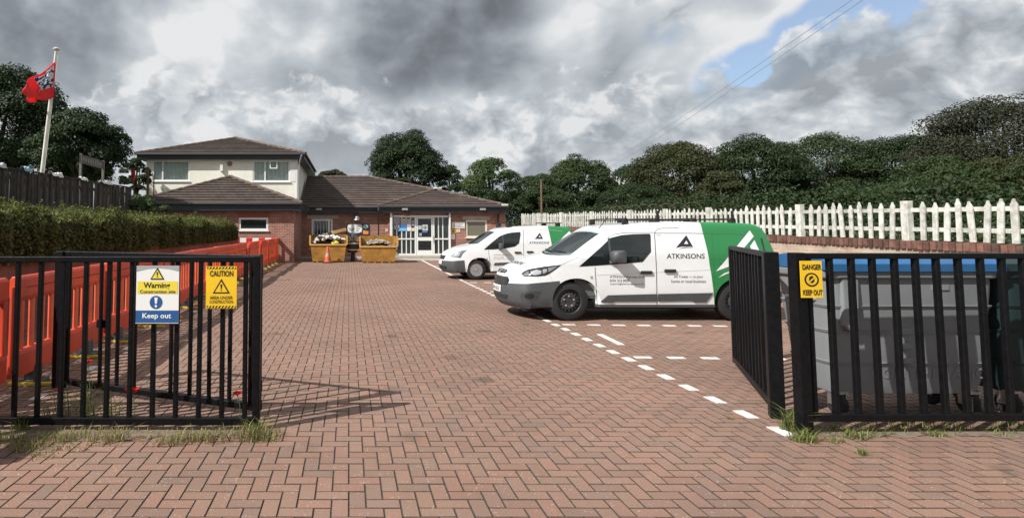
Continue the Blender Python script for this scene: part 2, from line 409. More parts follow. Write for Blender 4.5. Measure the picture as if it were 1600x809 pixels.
def paver_mat():
    m = bpy.data.materials.new('brindle_paver'); m.use_nodes = True
    nt = m.node_tree; N = nt.nodes; L = nt.links; b = N['Principled BSDF']
    at = N.new('ShaderNodeAttribute'); at.attribute_name = 'tint'
    oi = N.new('ShaderNodeObjectInfo')
    ad = N.new('ShaderNodeMath'); L.new(at.outputs['Fac'], ad.inputs[0]); L.new(oi.outputs['Random'], ad.inputs[1])
    fr = N.new('ShaderNodeMath'); fr.operation = 'FRACT'; L.new(ad.outputs[0], fr.inputs[0])
    r = N.new('ShaderNodeValToRGB'); L.new(fr.outputs[0], r.inputs[0])
    e = r.color_ramp.elements
    e[0].position = 0.0; e[0].color = (0.219, 0.133, 0.099, 1)
    e[1].position = 1.0; e[1].color = (0.202, 0.125, 0.093, 1)
    for p, c in ((0.2, (0.241, 0.143, 0.104)), (0.4, (0.213, 0.135, 0.103)), (0.6, (0.244, 0.137, 0.101)), (0.75, (0.189, 0.125, 0.096)), (0.9, (0.229, 0.127, 0.093))):
        q = e.new(p); q.color = (*c, 1)
    g = N.new('ShaderNodeNewGeometry')
    def noise(s, d, rough=0.6):
        n = N.new('ShaderNodeTexNoise'); L.new(g.outputs['Position'], n.inputs['Vector']); n.inputs['Scale'].default_value = s; n.inputs['Detail'].default_value = d; n.inputs['Roughness'].default_value = rough; return n.outputs['Fac']
    def mr(x, a, b_, c, d):
        n = N.new('ShaderNodeMapRange'); L.new(x, n.inputs['Value']); n.inputs['From Min'].default_value = a; n.inputs['From Max'].default_value = b_; n.inputs['To Min'].default_value = c; n.inputs['To Max'].default_value = d; return n.outputs[0]
    s1 = N.new('ShaderNodeVectorMath'); s1.operation = 'SCALE'; L.new(r.outputs[0], s1.inputs[0]); L.new(mr(noise(0.55, 5), 0.3, 0.7, 0.83, 1.16), s1.inputs['Scale'])
    s2 = N.new('ShaderNodeVectorMath'); s2.operation = 'SCALE'; L.new(s1.outputs[0], s2.inputs[0]); L.new(mr(noise(160, 3, 0.8), 0.3, 0.7, 0.62, 1.42), s2.inputs['Scale'])
    # pale grit and a few light and dark spots
    v = N.new('ShaderNodeTexVoronoi'); L.new(g.outputs['Position'], v.inputs['Vector']); v.inputs['Scale'].default_value = 42
    spot = mr(v.outputs['Distance'], 0.12, 0.22, 0.8, 0.0)
    n3 = N.new('ShaderNodeMath'); n3.operation = 'MULTIPLY'; L.new(spot, n3.inputs[0]); L.new(mr(noise(9, 2), 0.50, 0.58, 0, 1), n3.inputs[1])
    mx = N.new('ShaderNodeMix'); mx.data_type = 'RGBA'; L.new(n3.outputs[0], mx.inputs['Factor']); L.new(s2.outputs[0], mx.inputs['A']); mx.inputs['B'].default_value = (0.5, 0.42, 0.36, 1)
    st = N.new('ShaderNodeMix'); st.data_type = 'RGBA'; L.new(mr(noise(1.1, 9, 0.72), 0.54, 0.76, 0, 0.65), st.inputs['Factor']); L.new(mx.outputs['Result'], st.inputs['A']); st.inputs['B'].default_value = (0.10, 0.075, 0.06, 1)
    v2 = N.new('ShaderNodeTexVoronoi'); v2.inputs['Scale'].default_value = 1.3; wv = N.new('ShaderNodeVectorMath'); wv.operation = 'MULTIPLY_ADD'
    nw = N.new('ShaderNodeTexNoise'); L.new(g.outputs['Position'], nw.inputs['Vector']); nw.inputs['Scale'].default_value = 6; nw.inputs['Detail'].default_value = 4
    L.new(nw.outputs['Color'], wv.inputs[0]); wv.inputs[1].default_value = (.22, .22, .22); L.new(g.outputs['Position'], wv.inputs[2]); L.new(wv.outputs[0], v2.inputs['Vector'])
    oil = N.new('ShaderNodeMath'); oil.operation = 'MULTIPLY'; L.new(mr(v2.outputs['Distance'], 0.05, 0.20, 0.7, 0.0), oil.inputs[0])
    sp2 = N.new('ShaderNodeSeparateColor'); L.new(v2.outputs['Color'], sp2.inputs[0]); L.new(mr(sp2.outputs[0], .62, .80, 0, 1), oil.inputs[1])
    st2 = N.new('ShaderNodeMix'); st2.data_type = 'RGBA'; L.new(oil.outputs[0], st2.inputs['Factor']); L.new(st.outputs['Result'], st2.inputs['A']); st2.inputs['B'].default_value = (.075, .055, .045, 1); st = st2
    L.new(st.outputs['Result'], b.inputs['Base Color']); b.inputs['Roughness'].default_value = 0.82; b.inputs['Specular IOR Level'].default_value = 0.35
    bp = N.new('ShaderNodeBump'); bp.inputs['Strength'].default_value = 0.5; bp.inputs['Distance'].default_value = 0.004
    L.new(noise(220, 3, 0.8), bp.inputs['Height']); L.new(bp.outputs[0], b.inputs['Normal'])
    return m
M_PAVER = paver_mat()
PAVE_X0, PAVE_X1, PAVE_Y0, PAVE_Y1 = -5.0, 10.4, 1.6, 29.2
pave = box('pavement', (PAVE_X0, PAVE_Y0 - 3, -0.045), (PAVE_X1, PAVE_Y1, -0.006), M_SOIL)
tag(pave, 'red brown block paving laid in herringbone over the yard', kind='structure')

PAINT = []      # (x, y, along) white painted blocks
def block_shape(hx, hy, c=0.0030, j=0.0028):
    a, b = hx - j, hy - j
    v = []
    for (ix, z) in ((0, -0.02), (0, -c*0.8), (c, 0.0)):
        v += [(-a+ix, -b+ix, z), (a-ix, -b+ix, z), (a-ix, b-ix, z), (-a+ix, b-ix, z)]
    f = []
    for k in (0, 4): f += [(k+i, k+(i+1) % 4, k+4+(i+1) % 4, k+4+i) for i in range(4)]
    f.append((8, 9, 10, 11))
    return np.array(v), np.array(f)
U = 0.10
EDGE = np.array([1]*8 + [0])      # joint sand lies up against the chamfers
def lay_pavers():
    i0, i1 = int(PAVE_X0/U), int(PAVE_X1/U); j0, j1 = int(PAVE_Y0/U), int(PAVE_Y1/U)
    H = []; V_ = []
    for j in range(j0, j1):
        y = j*U
        # keep what a camera near here could see
        xl = max(PAVE_X0, -0.66*y - 2.2); xr = min(PAVE_X1, 1.24*y + 2.2)
        for i in range(max(i0, int(xl/U)), min(i1, int(xr/U))):
            k = (i - j) % 4
            if k == 0: H.append((i*U + U, j*U + U/2))
            elif k == 2: V_.append((i*U + U/2, j*U))
    H = np.array(H); V_ = np.array(V_)
    allp = np.vstack([np.c_[H, np.zeros(len(H))], np.c_[V_, np.ones(len(V_))]])
    # the 300 that show largest: nearest blocks inside the frame
    px = PPX + F*allp[:, 0]/allp[:, 1]; py = 355 + F*EYE/allp[:, 1]
    infr = (px > -10) & (px < 1610) & (py < 815)
    order = np.argsort(np.where(infr, allp[:, 1], 1e9))[:300]
    single = np.zeros(len(allp), bool); single[order] = True
    meshes = []
    for hx, hy in ((U, U/2), (U/2, U)):
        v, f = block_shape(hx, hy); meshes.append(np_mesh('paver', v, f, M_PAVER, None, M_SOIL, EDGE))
    for (x, y, o) in allp[single]:
        b = link('paver', meshes[int(o)], pave, (x, y, NR.uniform(-0.0016, 0.0012)), (NR.uniform(-0.004, 0.004), NR.uniform(-0.004, 0.004), NR.uniform(-0.006, 0.006)))
    rest = allp[~single]; VV = []; FF = []; n = 0; T = []
    for o, (hx, hy) in enumerate(((U, U/2), (U/2, U))):
        P = rest[rest[:, 2] == o]; v, f = block_shape(hx, hy); m = len(P)
        t = np.repeat(v[None], m, 0)
        tx = NR.uniform(-0.004, 0.004, m); ty = NR.uniform(-0.004, 0.004, m); rz = NR.uniform(-0.006, 0.006, m)
        x = t[:, :, 0] - t[:, :, 1]*rz[:, None]; y = t[:, :, 1] + t[:, :, 0]*rz[:, None]
        z = t[:, :, 2] + x*tx[:, None] + y*ty[:, None] + NR.uniform(-0.0018, 0.0012, m)[:, None]
        VV.append(np.stack([x + P[:, 0:1], y + P[:, 1:2], z], 2).reshape(-1, 3))
        FF.append((f[None] + (np.arange(m)*12)[:, None, None]).reshape(-1, 4) + n); n += m*12
        T.append(np.repeat(NR.rand(m), 9))
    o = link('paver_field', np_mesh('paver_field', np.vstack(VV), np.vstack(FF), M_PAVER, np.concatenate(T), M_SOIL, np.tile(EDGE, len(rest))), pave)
    o['kind'] = 'stuff'
lay_pavers()

# white painted blocks: the dashed edge of the bays and the lines between bays
M_PAINT = mat('worn_white_paint', (0.66, 0.65, 0.62), 0.75, var=0.12, vscale=18, dirt=0.75, dirtcol=(0.30, 0.22, 0.19), bump=0.2, bscale=150)
def marking(name, x, y, lx, ly, rz=0.0, m=M_PAINT):
    o = MB().box((-lx/2, -ly/2, -0.004), (lx/2, ly/2, 0.004)).mesh(name, m)
    return link(name, o, pave, (x, y, 0.001), (0, 0, rz))
mk_v = MB().box((-0.047, -0.097, -0.004), (0.047, 0.097, 0.0045)).mesh('painted_block', M_PAINT)
mk_h = MB().box((-0.097, -0.047, -0.004), (0.097, 0.047, 0.0045)).mesh('painted_block', M_PAINT)
y = 4.5
while y < 17.2:
    link('painted_block', mk_v, pave, (3.40 + random.uniform(-.004, .004), y, 0.001), (0, 0, random.uniform(-.012, .012))); y += 0.4
y = 17.2
while y < 28.5:
    link('painted_block', mk_v, pave, (3.42 + (y-17.2)*0.012, y, 0.001)); y += 0.25
for yb in (7.0, 9.32, 11.7, 14.05, 16.35, 18.7, 21.0, 23.4):
    x = 3.62
    while x < 8.0:
        link('painted_block', mk_h, pave, (x, yb - (x-3.6)*0.055, 0.001), (0, 0, -0.055)); x += 0.4
marking('painted_bar', 3.74, 8.12, 0.085, 0.75, -0.05)
# left bays: white dashes beside the barriers, long cross line in the middle distance
for i in range(13): link('painted_block', mk_v, pave, (-2.93, 5.4 + i*1.07, 0.001), (0, 0, random.uniform(-.02, .02)))
M_CONC = mat('pale_concrete', (0.36, 0.33, 0.29), 0.9, var=0.2, vscale=3, bump=0.3)
cap = box('concrete_apron', (-4.9, 29.1, -0.03), (9.0, 30.0, 0.035), M_CONC); tag(cap, 'pale concrete strip along the foot of the building', kind='structure')
cap = MB().prism([(3.0, 27.2, -0.02), (5.4, 27.2, -0.02), (5.4, 29.15, -0.02), (2.4, 29.15, -0.02)], (0, 0, 0.03)).build('concrete_ramp', M_CONC); tag(cap, 'pale concrete ramp in front of the glazed entrance', kind='structure')

# ------------------------------------------------------------------ left bank and its walls
M_BANK = mat('bank_grass', (0.085, 0.10, 0.03), 0.95, var=0.4, vscale=4, bump=0.5, bscale=25)
bk = MB().add([(-5.1, -3, 1.14), (-5.1, 25.2, 1.14), (-6.6, 25.2, 1.75), (-6.6, -3, 1.75), (-7.2, 25.2, 1.95), (-7.2, -3, 1.95), (-80, 25.2, 2.1), (-80, -3, 2.1),
               (-5.1, -3, -0.1), (-5.1, 25.2, -0.1), (-80, 25.2, -0.1), (-10.5, 60, 1.0), (-80, 60, 2.1), (-10.5, 25.2, 2.0)],
              [(0, 1, 2, 3), (3, 2, 4, 5), (5, 4, 13, 6, 7), (8, 9, 1, 0), (9, 10, 6, 13, 4, 2, 1), (13, 11, 12, 6)]).build('bank', M_BANK)
tag(bk, 'raised grassy bank behind the low wall', kind='structure')
M_BRICK_D = brick_mat('garden_brick', (0.22, 0.085, 0.06), (0.16, 0.065, 0.05), (0.16, 0.12, 0.10), dirt=0.35, dirtcol=(0.10, 0.08, 0.06))
gw = thing('garden_wall', 'low red brick retaining wall under the hedge beside the barriers', 'wall', (-5.0, 14, 0))
box('wall', (-5.12, 2.2, -0.05), (-4.90, 24.9, 1.06), M_BRICK_D, gw)
box('coping', (-5.15, 2.17, 1.06), (-4.86, 24.93, 1.12), mat('coping_stone', (0.20, 0.13, 0.11), 0.9, var=0.3), gw, bevel=0.01)

# ------------------------------------------------------------------ right platform, brick wall with coping, picket fence
FX = 10.5
def zline(pn, pf):
    a = PX(*pn, FX); b = PX(*pf, FX)
    k = (b.z - a.z)/(b.y - a.y); return lambda y: a.z + k*(y - a.y)
z_cop0 = zline((1600, 397), (870, 359)); z_cop = zline((1600, 383), (870, 354)); z_top = zline((1600, 311), (870, 333))
pl = MB().prism([(FX + 0.25, 4, -0.1), (FX + 0.25, 36, -0.1), (FX + 0.25, 36, z_cop0(36)), (FX + 0.25, 4, z_cop0(4))], (120, 0, 0)).build('platform', M_GRASS)
tag(pl, 'raised overgrown ground behind the picket fence', kind='structure')
M_OLD = brick_mat('old_patched_brick', (0.40, 0.28, 0.20), (0.30, 0.20, 0.15), (0.42, 0.38, 0.31), var=0.35, dirt=0.85, dirtcol=(0.42, 0.37, 0.29))
sw = thing('station_wall', 'old patched tan brick wall with red coping under the picket fence', 'wall', (FX, 20, 0))
MB().prism([(FX - 0.12, 5, -0.05), (FX - 0.12, 34.2, -0.05), (FX - 0.12, 34.2, z_cop0(34.2)), (FX - 0.12, 5, z_cop0(5))], (0.36, 0, 0)).build('wall', M_OLD, sw)
M_COP = mat('coping_brick', (0.125, 0.055, 0.040), 0.9, var=0.35, vscale=9, obj_var=0.45, bump=0.4, dirt=0.5, dirtcol=(0.20, 0.16, 0.12))
cb = MB().box((-0.17, -0.05, 0), (0.24, 0.05, 1)).mesh('brick', M_COP, bevel=0.008, seg=1)
y = 6.5; cnt = 0
rest = MB()
while y < 34.1:
    h = z_cop(y) - z_cop0(y)
    if y < 22:
        o = link('brick', cb, sw, (random.uniform(-.008, .008), y - 20, z_cop0(y) + 0.002 + random.uniform(-.006, .004)), (0, 0, random.uniform(-.03, .03))); o.scale = (1, 0.90, h)
    else: rest.box((FX-0.17, y-0.048, z_cop0(y)+0.002), (FX+0.24, y+0.048, z_cop(y)))
    y += 0.108
o = rest.build('brick_coping', M_COP, sw); o['kind'] = 'stuff'
M_PICK = mat('weathered_white_picket', (0.52, 0.52, 0.48), 0.85, var=0.22, vscale=11, dirt=0.8, dirtcol=(0.20, 0.18, 0.12), bump=0.3, obj_var=0.14)
pf = thing('picket_fence', 'long weathered white picket fence on the old brick wall', 'fence', (FX, 20, 0))
def picket_mesh(h, w):
    m = MB(); a = w/2
    prof = [(-a, 0), (a, 0), (a, h - 0.13), (a*0.42, h - 0.055), (a*.30, h - .01), (0, h), (-a*.30, h - .01), (-a*0.42, h - 0.055), (-a, h - 0.13)]
    return m.prism([(-0.016, u, z) for u, z in prof], (0.032, 0, 0)).mesh('picket', M_PICK, bevel=0.004, seg=1)
pm = picket_mesh(1.0, 0.093)
posts = [7.9, 10.55, 13.05, 16.35, 18.6, 20.9, 24.2, 27.7, 31.0, 33.9]
postm = MB().box((-0.05, -0.07, 0), (0.07, 0.07, 1)).mesh('post', M_PICK, bevel=0.012)
for yp in posts:
    h = z_top(yp) - z_cop(yp)
    o = link('post', postm, pf, (0.0, yp - 20, z_cop(yp) - 0.03), (0, 0, random.uniform(-.03, .03))); o.scale = (1, 1, h + 0.06)
y = 6.6
while y < 33.8:
    if min(abs(y - q) for q in posts) > 0.12:
        h = z_top(y) - z_cop(y)
        o = link('picket', pm, pf, (-0.005, y - 20, z_cop(y) + 0.015), (random.gauss(0, .028), random.gauss(.01, .02), random.uniform(-.08, .08)))
        o.scale = (1, random.uniform(.86, 1.04), h + random.uniform(-.05, .035))
    y += 0.205 + random.uniform(-.018, .018)
for k in range(len(posts) - 1):
    for fr in (0.30, 0.80):
        a, b = posts[k], posts[k+1]
        za = z_cop(a) + (z_top(a) - z_cop(a))*fr; zb = z_cop(b) + (z_top(b) - z_cop(b))*fr
        MB().bar((FX + 0.045, a + 0.05, za), (FX + 0.045, b - 0.05, zb), 0.04, 0.075).build('rail', M_PICK, pf)
# loops of wire behind the fence top
M_WIRE = mat('rusty_wire', (0.12, 0.09, 0.07), 0.7, 0.5)
wr = MB(); pts = []
for i in range(240):
    t = i/240; yy = 17.5 + t*6.5; a = t*2*math.pi*9
    pts.append((FX + 0.35 + 0.2*math.cos(a), yy, z_top(yy) + 0.02 + 0.2*math.sin(a)))
wr.tube(pts, 0.008, 5); tag(wr.build('wire_coil', M_WIRE), 'loose coil of thin dark wire behind the white picket fence', 'wire')

# ------------------------------------------------------------------ building
M_BRICK = brick_mat('house_brick', (0.33, 0.115, 0.07), (0.20, 0.072, 0.05), (0.36, 0.29, 0.24), var=0.22)
M_RENDER = mat('cream_render', (0.78, 0.76, 0.66), 0.85, var=0.07, vscale=1.5, bump=0.2, bscale=60, dirt=0.22, dirtcol=(0.34, 0.32, 0.25))
def tile_mat():
    m = bpy.data.materials.new('brown_concrete_tile'); m.use_nodes = True
    nt = m.node_tree; N = nt.nodes; L = nt.links; b = N['Principled BSDF']
    g = N.new('ShaderNodeNewGeometry'); sp = N.new('ShaderNodeSeparateXYZ'); L.new(g.outputs['Position'], sp.inputs[0])
    ad = N.new('ShaderNodeMath'); L.new(sp.outputs['X'], ad.inputs[0]); L.new(sp.outputs['Y'], ad.inputs[1])
    cb = N.new('ShaderNodeCombineXYZ'); L.new(ad.outputs[0], cb.inputs[0]); L.new(sp.outputs['Z'], cb.inputs[1])
    t = N.new('ShaderNodeTexBrick'); L.new(cb.outputs[0], t.inputs['Vector'])
    t.inputs['Color1'].default_value = (0.085, 0.055, 0.044, 1); t.inputs['Color2'].default_value = (0.058, 0.041, 0.035, 1); t.inputs['Mortar'].default_value = (0.02, 0.017, 0.015, 1)
    t.inputs['Scale'].default_value = 1; t.inputs['Brick Width'].default_value = 0.32; t.inputs['Row Height'].default_value = 0.14; t.inputs['Mortar Size'].default_value = 0.012
    n = N.new('ShaderNodeTexNoise'); L.new(g.outputs['Position'], n.inputs['Vector']); n.inputs['Scale'].default_value = 1.4; n.inputs['Detail'].default_value = 9; n.inputs['Roughness'].default_value = 0.7
    mr = N.new('ShaderNodeMapRange'); L.new(n.outputs['Fac'], mr.inputs['Value']); mr.inputs['From Min'].default_value = 0.3; mr.inputs['From Max'].default_value = 0.7; mr.inputs['To Min'].default_value = 0.65; mr.inputs['To Max'].default_value = 1.4
    s = N.new('ShaderNodeVectorMath'); s.operation = 'SCALE'; L.new(t.outputs['Color'], s.inputs[0]); L.new(mr.outputs[0], s.inputs['Scale'])
    n2 = N.new('ShaderNodeTexNoise'); L.new(g.outputs['Position'], n2.inputs['Vector']); n2.inputs['Scale'].default_value = 5; n2.inputs['Detail'].default_value = 6
    m2 = N.new('ShaderNodeMapRange'); L.new(n2.outputs['Fac'], m2.inputs['Value']); m2.inputs['From Min'].default_value = 0.60; m2.inputs['From Max'].default_value = 0.74; m2.inputs['To Max'].default_value = 0.55
    mx = N.new('ShaderNodeMix'); mx.data_type = 'RGBA'; L.new(m2.outputs[0], mx.inputs['Factor']); L.new(s.outputs[0], mx.inputs['A']); mx.inputs['B'].default_value = (0.13, 0.115, 0.09, 1)
    L.new(mx.outputs['Result'], b.inputs['Base Color']); b.inputs['Roughness'].default_value = 0.85
    return m
M_TILE = tile_mat()
M_RIDGE = mat('ridge_tile', (0.085, 0.056, 0.046), 0.85, var=0.3, vscale=6, dirt=0.4, dirtcol=(0.30, 0.26, 0.20))

bld = thing('community_building', 'brick community building with brown hipped roofs and a cream upper storey', 'building', (-1, 30, 0))
def wall_xz(name, x0, x1, z0, z1, Y, m, openings=(), depth=0.10, thick=0.25):
    # front wall facing -Y with real openings
    xs = sorted({x0, x1, *[v for o in openings for v in (o[0], o[1])]}); zs = sorted({z0, z1, *[v for o in openings for v in (o[2], o[3])]})
    b = MB()
    for i in range(len(xs)-1):
        for j in range(len(zs)-1):
            cx, cz = (xs[i]+xs[i+1])/2, (zs[j]+zs[j+1])/2
            if any(o[0] < cx < o[1] and o[2] < cz < o[3] for o in openings): continue
            b.add([(xs[i], Y, zs[j]), (xs[i+1], Y, zs[j]), (xs[i+1], Y, zs[j+1]), (xs[i], Y, zs[j+1])], [(0, 1, 2, 3)])
    for (a, c, d, e) in openings:
        b.add([(a, Y, d), (c, Y, d), (c, Y, e), (a, Y, e), (a, Y+depth, d), (c, Y+depth, d), (c, Y+depth, e), (a, Y+depth, e)], [(0, 1, 5, 4), (1, 2, 6, 5), (2, 3, 7, 6), (3, 0, 4, 7)])
    return b.build(name, m, bld)
def wpx(px0, px1, py0, py1, Y):      # window rectangle from the photo, on the wall plane
    a = PY(px0, (py0+py1)/2, Y); b = PY(px1, (py0+py1)/2, Y); c = PY((px0+px1)/2, py1, Y); d = PY((px0+px1)/2, py0, Y)
    return (a.x, b.x, c.z, d.z)
M_BLIND = mat('pale_vertical_blind', (0.78, 0.78, 0.74), 0.8, var=0.05)
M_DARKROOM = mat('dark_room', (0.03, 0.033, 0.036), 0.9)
M_SIDEG = clear_glass('window_glass', (0.88, 0.93, 0.92), 0.03)
def window(rect, Y, mull=(), fr=0.06, blinds=0, sill=True, frame=M_WHITE, pane=M_GLASS, depth=0.07):
    x0, x1, z0, z1 = rect
    b = MB(); yf = Y + 0.02
    b.box((x0, yf, z0), (x1, yf+0.06, z0+fr)); b.box((x0, yf, z1-fr), (x1, yf+0.06, z1))
    b.box((x0, yf, z0+fr), (x0+fr, yf+0.06, z1-fr)); b.box((x1-fr, yf, z0+fr), (x1, yf+0.06, z1-fr))
    for mx in mull: b.box((mx-fr/2, yf+0.001, z0+fr), (mx+fr/2, yf+0.059, z1-fr))
    w = b.build('window', frame, bld)
    if blinds:
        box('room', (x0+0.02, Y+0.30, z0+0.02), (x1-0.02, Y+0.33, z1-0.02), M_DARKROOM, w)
        box('pane', (x0+fr*0.7, yf+0.025, z0+fr*0.7), (x1-fr*0.7, yf+0.035, z1-fr*0.7), M_SIDEG, w)
        bl = MB(); n = blinds
        for i in range(n):
            cx = x0 + fr + (x1-x0-2*fr)*(i+0.5)/n; ww = (x1-x0-2*fr)/n*0.36
            bl.add([(cx-ww, yf+0.09, z0+fr), (cx+ww, yf+0.11+random.uniform(0, .03), z0+fr), (cx+ww, yf+0.11, z1-fr), (cx-ww, yf+0.09, z1-fr)], [(0, 1, 2, 3)])
        q = bl.build('vertical_blinds', M_BLIND, w); q['kind'] = 'stuff'
    else:
        box('pane', (x0+fr*0.7, yf+0.025, z0+fr*0.7), (x1-fr*0.7, yf+0.035, z1-fr*0.7), pane, w)
    if sill: box('sill', (x0-0.05, Y-0.06, z0-0.05), (x1+0.05, Y+0.02, z0-0.003), frame, w, bevel=0.008)
    return w

YW, YU, YL, YR = 25.6, 28.6, 30.0, 29.3      # wing, upper storey, left hall wall, right hall wall
EZ = 2.68
wx1 = PY(459, 380, YW).x
w1 = wpx(373, 419, 340, 360, YW)
wall_xz('wing_wall', -9.4, wx1, -0.1, EZ - 0.3, YW, M_BRICK, [w1])
window(w1, YW, fr=0.09)
MB().add([(wx1, YW, -0.1), (wx1, YL, -0.1), (wx1, YL, EZ-0.25), (wx1, YW, EZ-0.25)], [(0, 1, 2, 3)]).build('wing_side_wall', M_BRICK, bld)
# soldier course over the small window
sd = MB()
for i in range(22):
    sx = w1[0] - 0.05 + i*0.0775
    if sx < w1[1] + 0.05: sd.box((sx, YW - 0.012, w1[3] + 0.01), (sx + 0.066, YW + 0.02, w1[3] + 0.22))
sd.build('soldier_course', mat('soldier_brick', (0.26, 0.09, 0.06), 0.85, var=0.3, vscale=12), bld)['kind'] = 'stuff'
# upper storey
ux0, ux1 = PY(228, 290, YU).x, PY(463, 290, YU).x
UZ = 5.12
wu1 = wpx(238, 296, 251, 283, YU); wu2 = wpx(395, 453, 251, 284, YU)
wall_xz('upper_wall', ux0, ux1, 2.2, UZ + 0.1, YU, M_RENDER, [wu1, wu2])
window(wu1, YU, mull=[PY(254, 267, YU).x], blinds=26, fr=0.075)
window(wu2, YU, mull=[PY(414, 267, YU).x], blinds=26, fr=0.075)
ov = wpx(422, 434, 251, 264, YU)
vent = MB(); q = ov
for (a, b_, c, d) in ((q[0], q[1], q[2], q[2]+.05), (q[0], q[1], q[3]-.05, q[3]), (q[0], q[0]+.05, q[2]+.05, q[3]-.05), (q[1]-.05, q[1], q[2]+.05, q[3]-.05)): vent.box((a, YU-0.14, c), (b_, YU-0.09, d))
v = vent.build('open_vent_light', M_WHITE, bld); box('pane', (q[0]+.05, YU-0.12, q[2]+.05), (q[1]-.05, YU-0.11, q[3]-.05), M_SIDEG, v)
MB().add([(ux1, YU, 2.2), (ux1, 37.4, 2.2), (ux1, 37.4, UZ), (ux1, YU, UZ)], [(0, 1, 2, 3)]).build('upper_side_wall', M_RENDER, bld)
MB().add([(ux0, YU, 0), (ux0, 37.4, 0), (ux0, 37.4, UZ), (ux0, YU, UZ)], [(3, 2, 1, 0)]).build('upper_side_wall', M_RENDER, bld)
box('corner_board', (ux1 - 0.02, YU - 0.02, 2.9), (ux1 + 0.06, YU + 0.10, UZ), M_WHITE, bld)
box('corner_panel', (PY(453.5, 267, YU).x, YU - 0.015, wu2[2]), (ux1 - 0.03, YU + 0.02, wu2[3]), M_WHITE, bld)
q = wpx(344.5, 349.5, 257, 268, YU); box('security_light', (q[0], YU - 0.14, q[2]), (q[1], YU + 0.01, q[3]), M_WHITE, bld, bevel=0.02)
q = wpx(356, 362, 252, 260, YU); b = MB().lathe([(0.02, -0.09), (0.12, -0.07), (0.13, 0.0)], 16, 'y', Matrix.Translation(((q[0]+q[1])/2, YU, (q[2]+q[3])/2))); b.build('alarm_box', mat('alarm_brown', (0.22, 0.12, 0.08), 0.5), bld, smooth=True)
# hall walls
hx0 = wx1; hx1 = PY(615, 380, YR).x; hx2 = PY(790, 380, YR).x
wl = wpx(487, 520, 342, 378, YL)
wall_xz('hall_wall', hx0, hx1, -0.1, EZ - 0.2, YL, M_BRICK, [wl])
window(wl, YL, fr=0.10, mull=[PY(514, 355, YL).x])
grl = MB()
for i in range(5):
    gx = wl[0] + 0.12 + i*0.16
    grl.tube([(gx, YL + 0.015, wl[2] + 0.1), (gx + 0.05, YL + 0.015, (wl[2] + wl[3])/2), (gx, YL + 0.015, wl[3] - 0.1)], 0.012, 5)
grl.build('window_grille', M_WHITE, bld)
dr = wpx(614, 703, 337, 399, YR); wr_ = wpx(728, 761, 344, 371, YR)
wall_xz('entrance_wall', hx1, hx2, -0.1, EZ - 0.2, YR, M_BRICK, [(dr[0], dr[1], -0.1, dr[3]), wr_])
window(wr_, YR, fr=0.08, frame=mat('cream_frame', (0.72, 0.70, 0.60), 0.45), pane=glass_mat('curtained_glass', (0.16, 0.155, 0.12), 0.08))
for lx0, lx1, yy in ((wl[0]-0.25, wl[1]+0.3, YL), (wr_[0]-0.15, wr_[1]+0.15, YR)):
    z = (wl if yy == YL else wr_)[3]
    box('lintel', (lx0, yy - 0.012, z + 0.015), (lx1, yy + 0.05, z + 0.20), M_CONC, bld)
MB().add([(hx2, YR, -0.1), (hx2, 38, -0.1), (hx2, 38, EZ), (hx2, YR, EZ)], [(0, 1, 2, 3)]).build('hall_side_wall', M_BRICK, bld)
MB().add([(hx1, YR, -0.1), (hx1, YL, -0.1), (hx1, YL, EZ-.2), (hx1, YR, EZ-.2)], [(3, 2, 1, 0)]).build('entrance_return', M_BRICK, bld)
# glazed entrance
DY = YR + 0.03
box('entrance_step', (dr[0]-0.1, YR - 0.55, 0.0), (dr[1]+0.1, YR + 0.2, 0.13), M_CONC, bld, bevel=0.01)
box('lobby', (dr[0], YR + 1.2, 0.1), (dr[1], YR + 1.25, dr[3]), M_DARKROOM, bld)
zx = lambda px: PY(px, 370, DY).x
zz_ = lambda py: PY(650, py, DY).z
zb, zt = 0.14, dr[3] - 0.01
def scr_bar(b, pxa, pxb, z0, z1, d0=0.0, d1=0.06): b.box((zx(pxa), DY + d0, z0), (zx(pxb), DY + d1, z1))
b = MB()
for pa, pb in ((612, 614.5), (648, 650.4), (676.6, 679), (701, 703.6)): scr_bar(b, pa, pb, zb, zt)
for pa, pb in ((614.5, 648), (679, 701)):
    scr_bar(b, pa, pb, zb, zb + 0.09, 0.002, 0.058); scr_bar(b, pa, pb, zt - 0.08, zt, 0.002, 0.058); scr_bar(b, pa, pb, zz_(374.3), zz_(372.2), -0.012, 0.03)
scr_bar(b, 650.4, 676.6, zt - 0.07, zt, 0.002, 0.058)
scrn = b.build('glazed_screen', M_WHITE, bld)
for p in (620, 627.8, 634.9, 641.9, 685.3, 692): 
    bb = MB(); scr_bar(bb, p - 0.75, p + 0.75, zb + 0.09, zt - 0.08, 0.008, 0.05); bb.build('mullion', M_WHITE, scrn)
for pa, pb in ((614.5, 648), (679, 701)):
    bb = MB(); scr_bar(bb, pa, pb, zb + 0.09, zt - 0.08, 0.03, 0.038); bb.build('pane', glass_mat('entrance_glass', (0.035, 0.045, 0.045), 0.04), scrn)
b = MB()
scr_bar(b, 650.8, 653.2, zb, zt - 0.08, 0.0, 0.05); scr_bar(b, 674, 676.3, zb, zt - 0.08, 0.0, 0.05)
scr_bar(b, 653.2, 674, zb, zz_(391), 0.001, 0.049); scr_bar(b, 653.2, 674, zz_(376), zz_(370.5), 0.001, 0.049); scr_bar(b, 653.2, 674, zz_(341.5), zt - 0.08, 0.001, 0.049)
door = b.build('door', M_WHITE, bld)
bb = MB(); scr_bar(bb, 653, 674.2, zz_(371), zz_(341), 0.02, 0.03); bb.build('pane', M_GLASS, door)
bb = MB(); scr_bar(bb, 653, 674.2, zz_(391.5), zz_(375.5), 0.02, 0.03); bb.build('pane', M_GLASS, door)
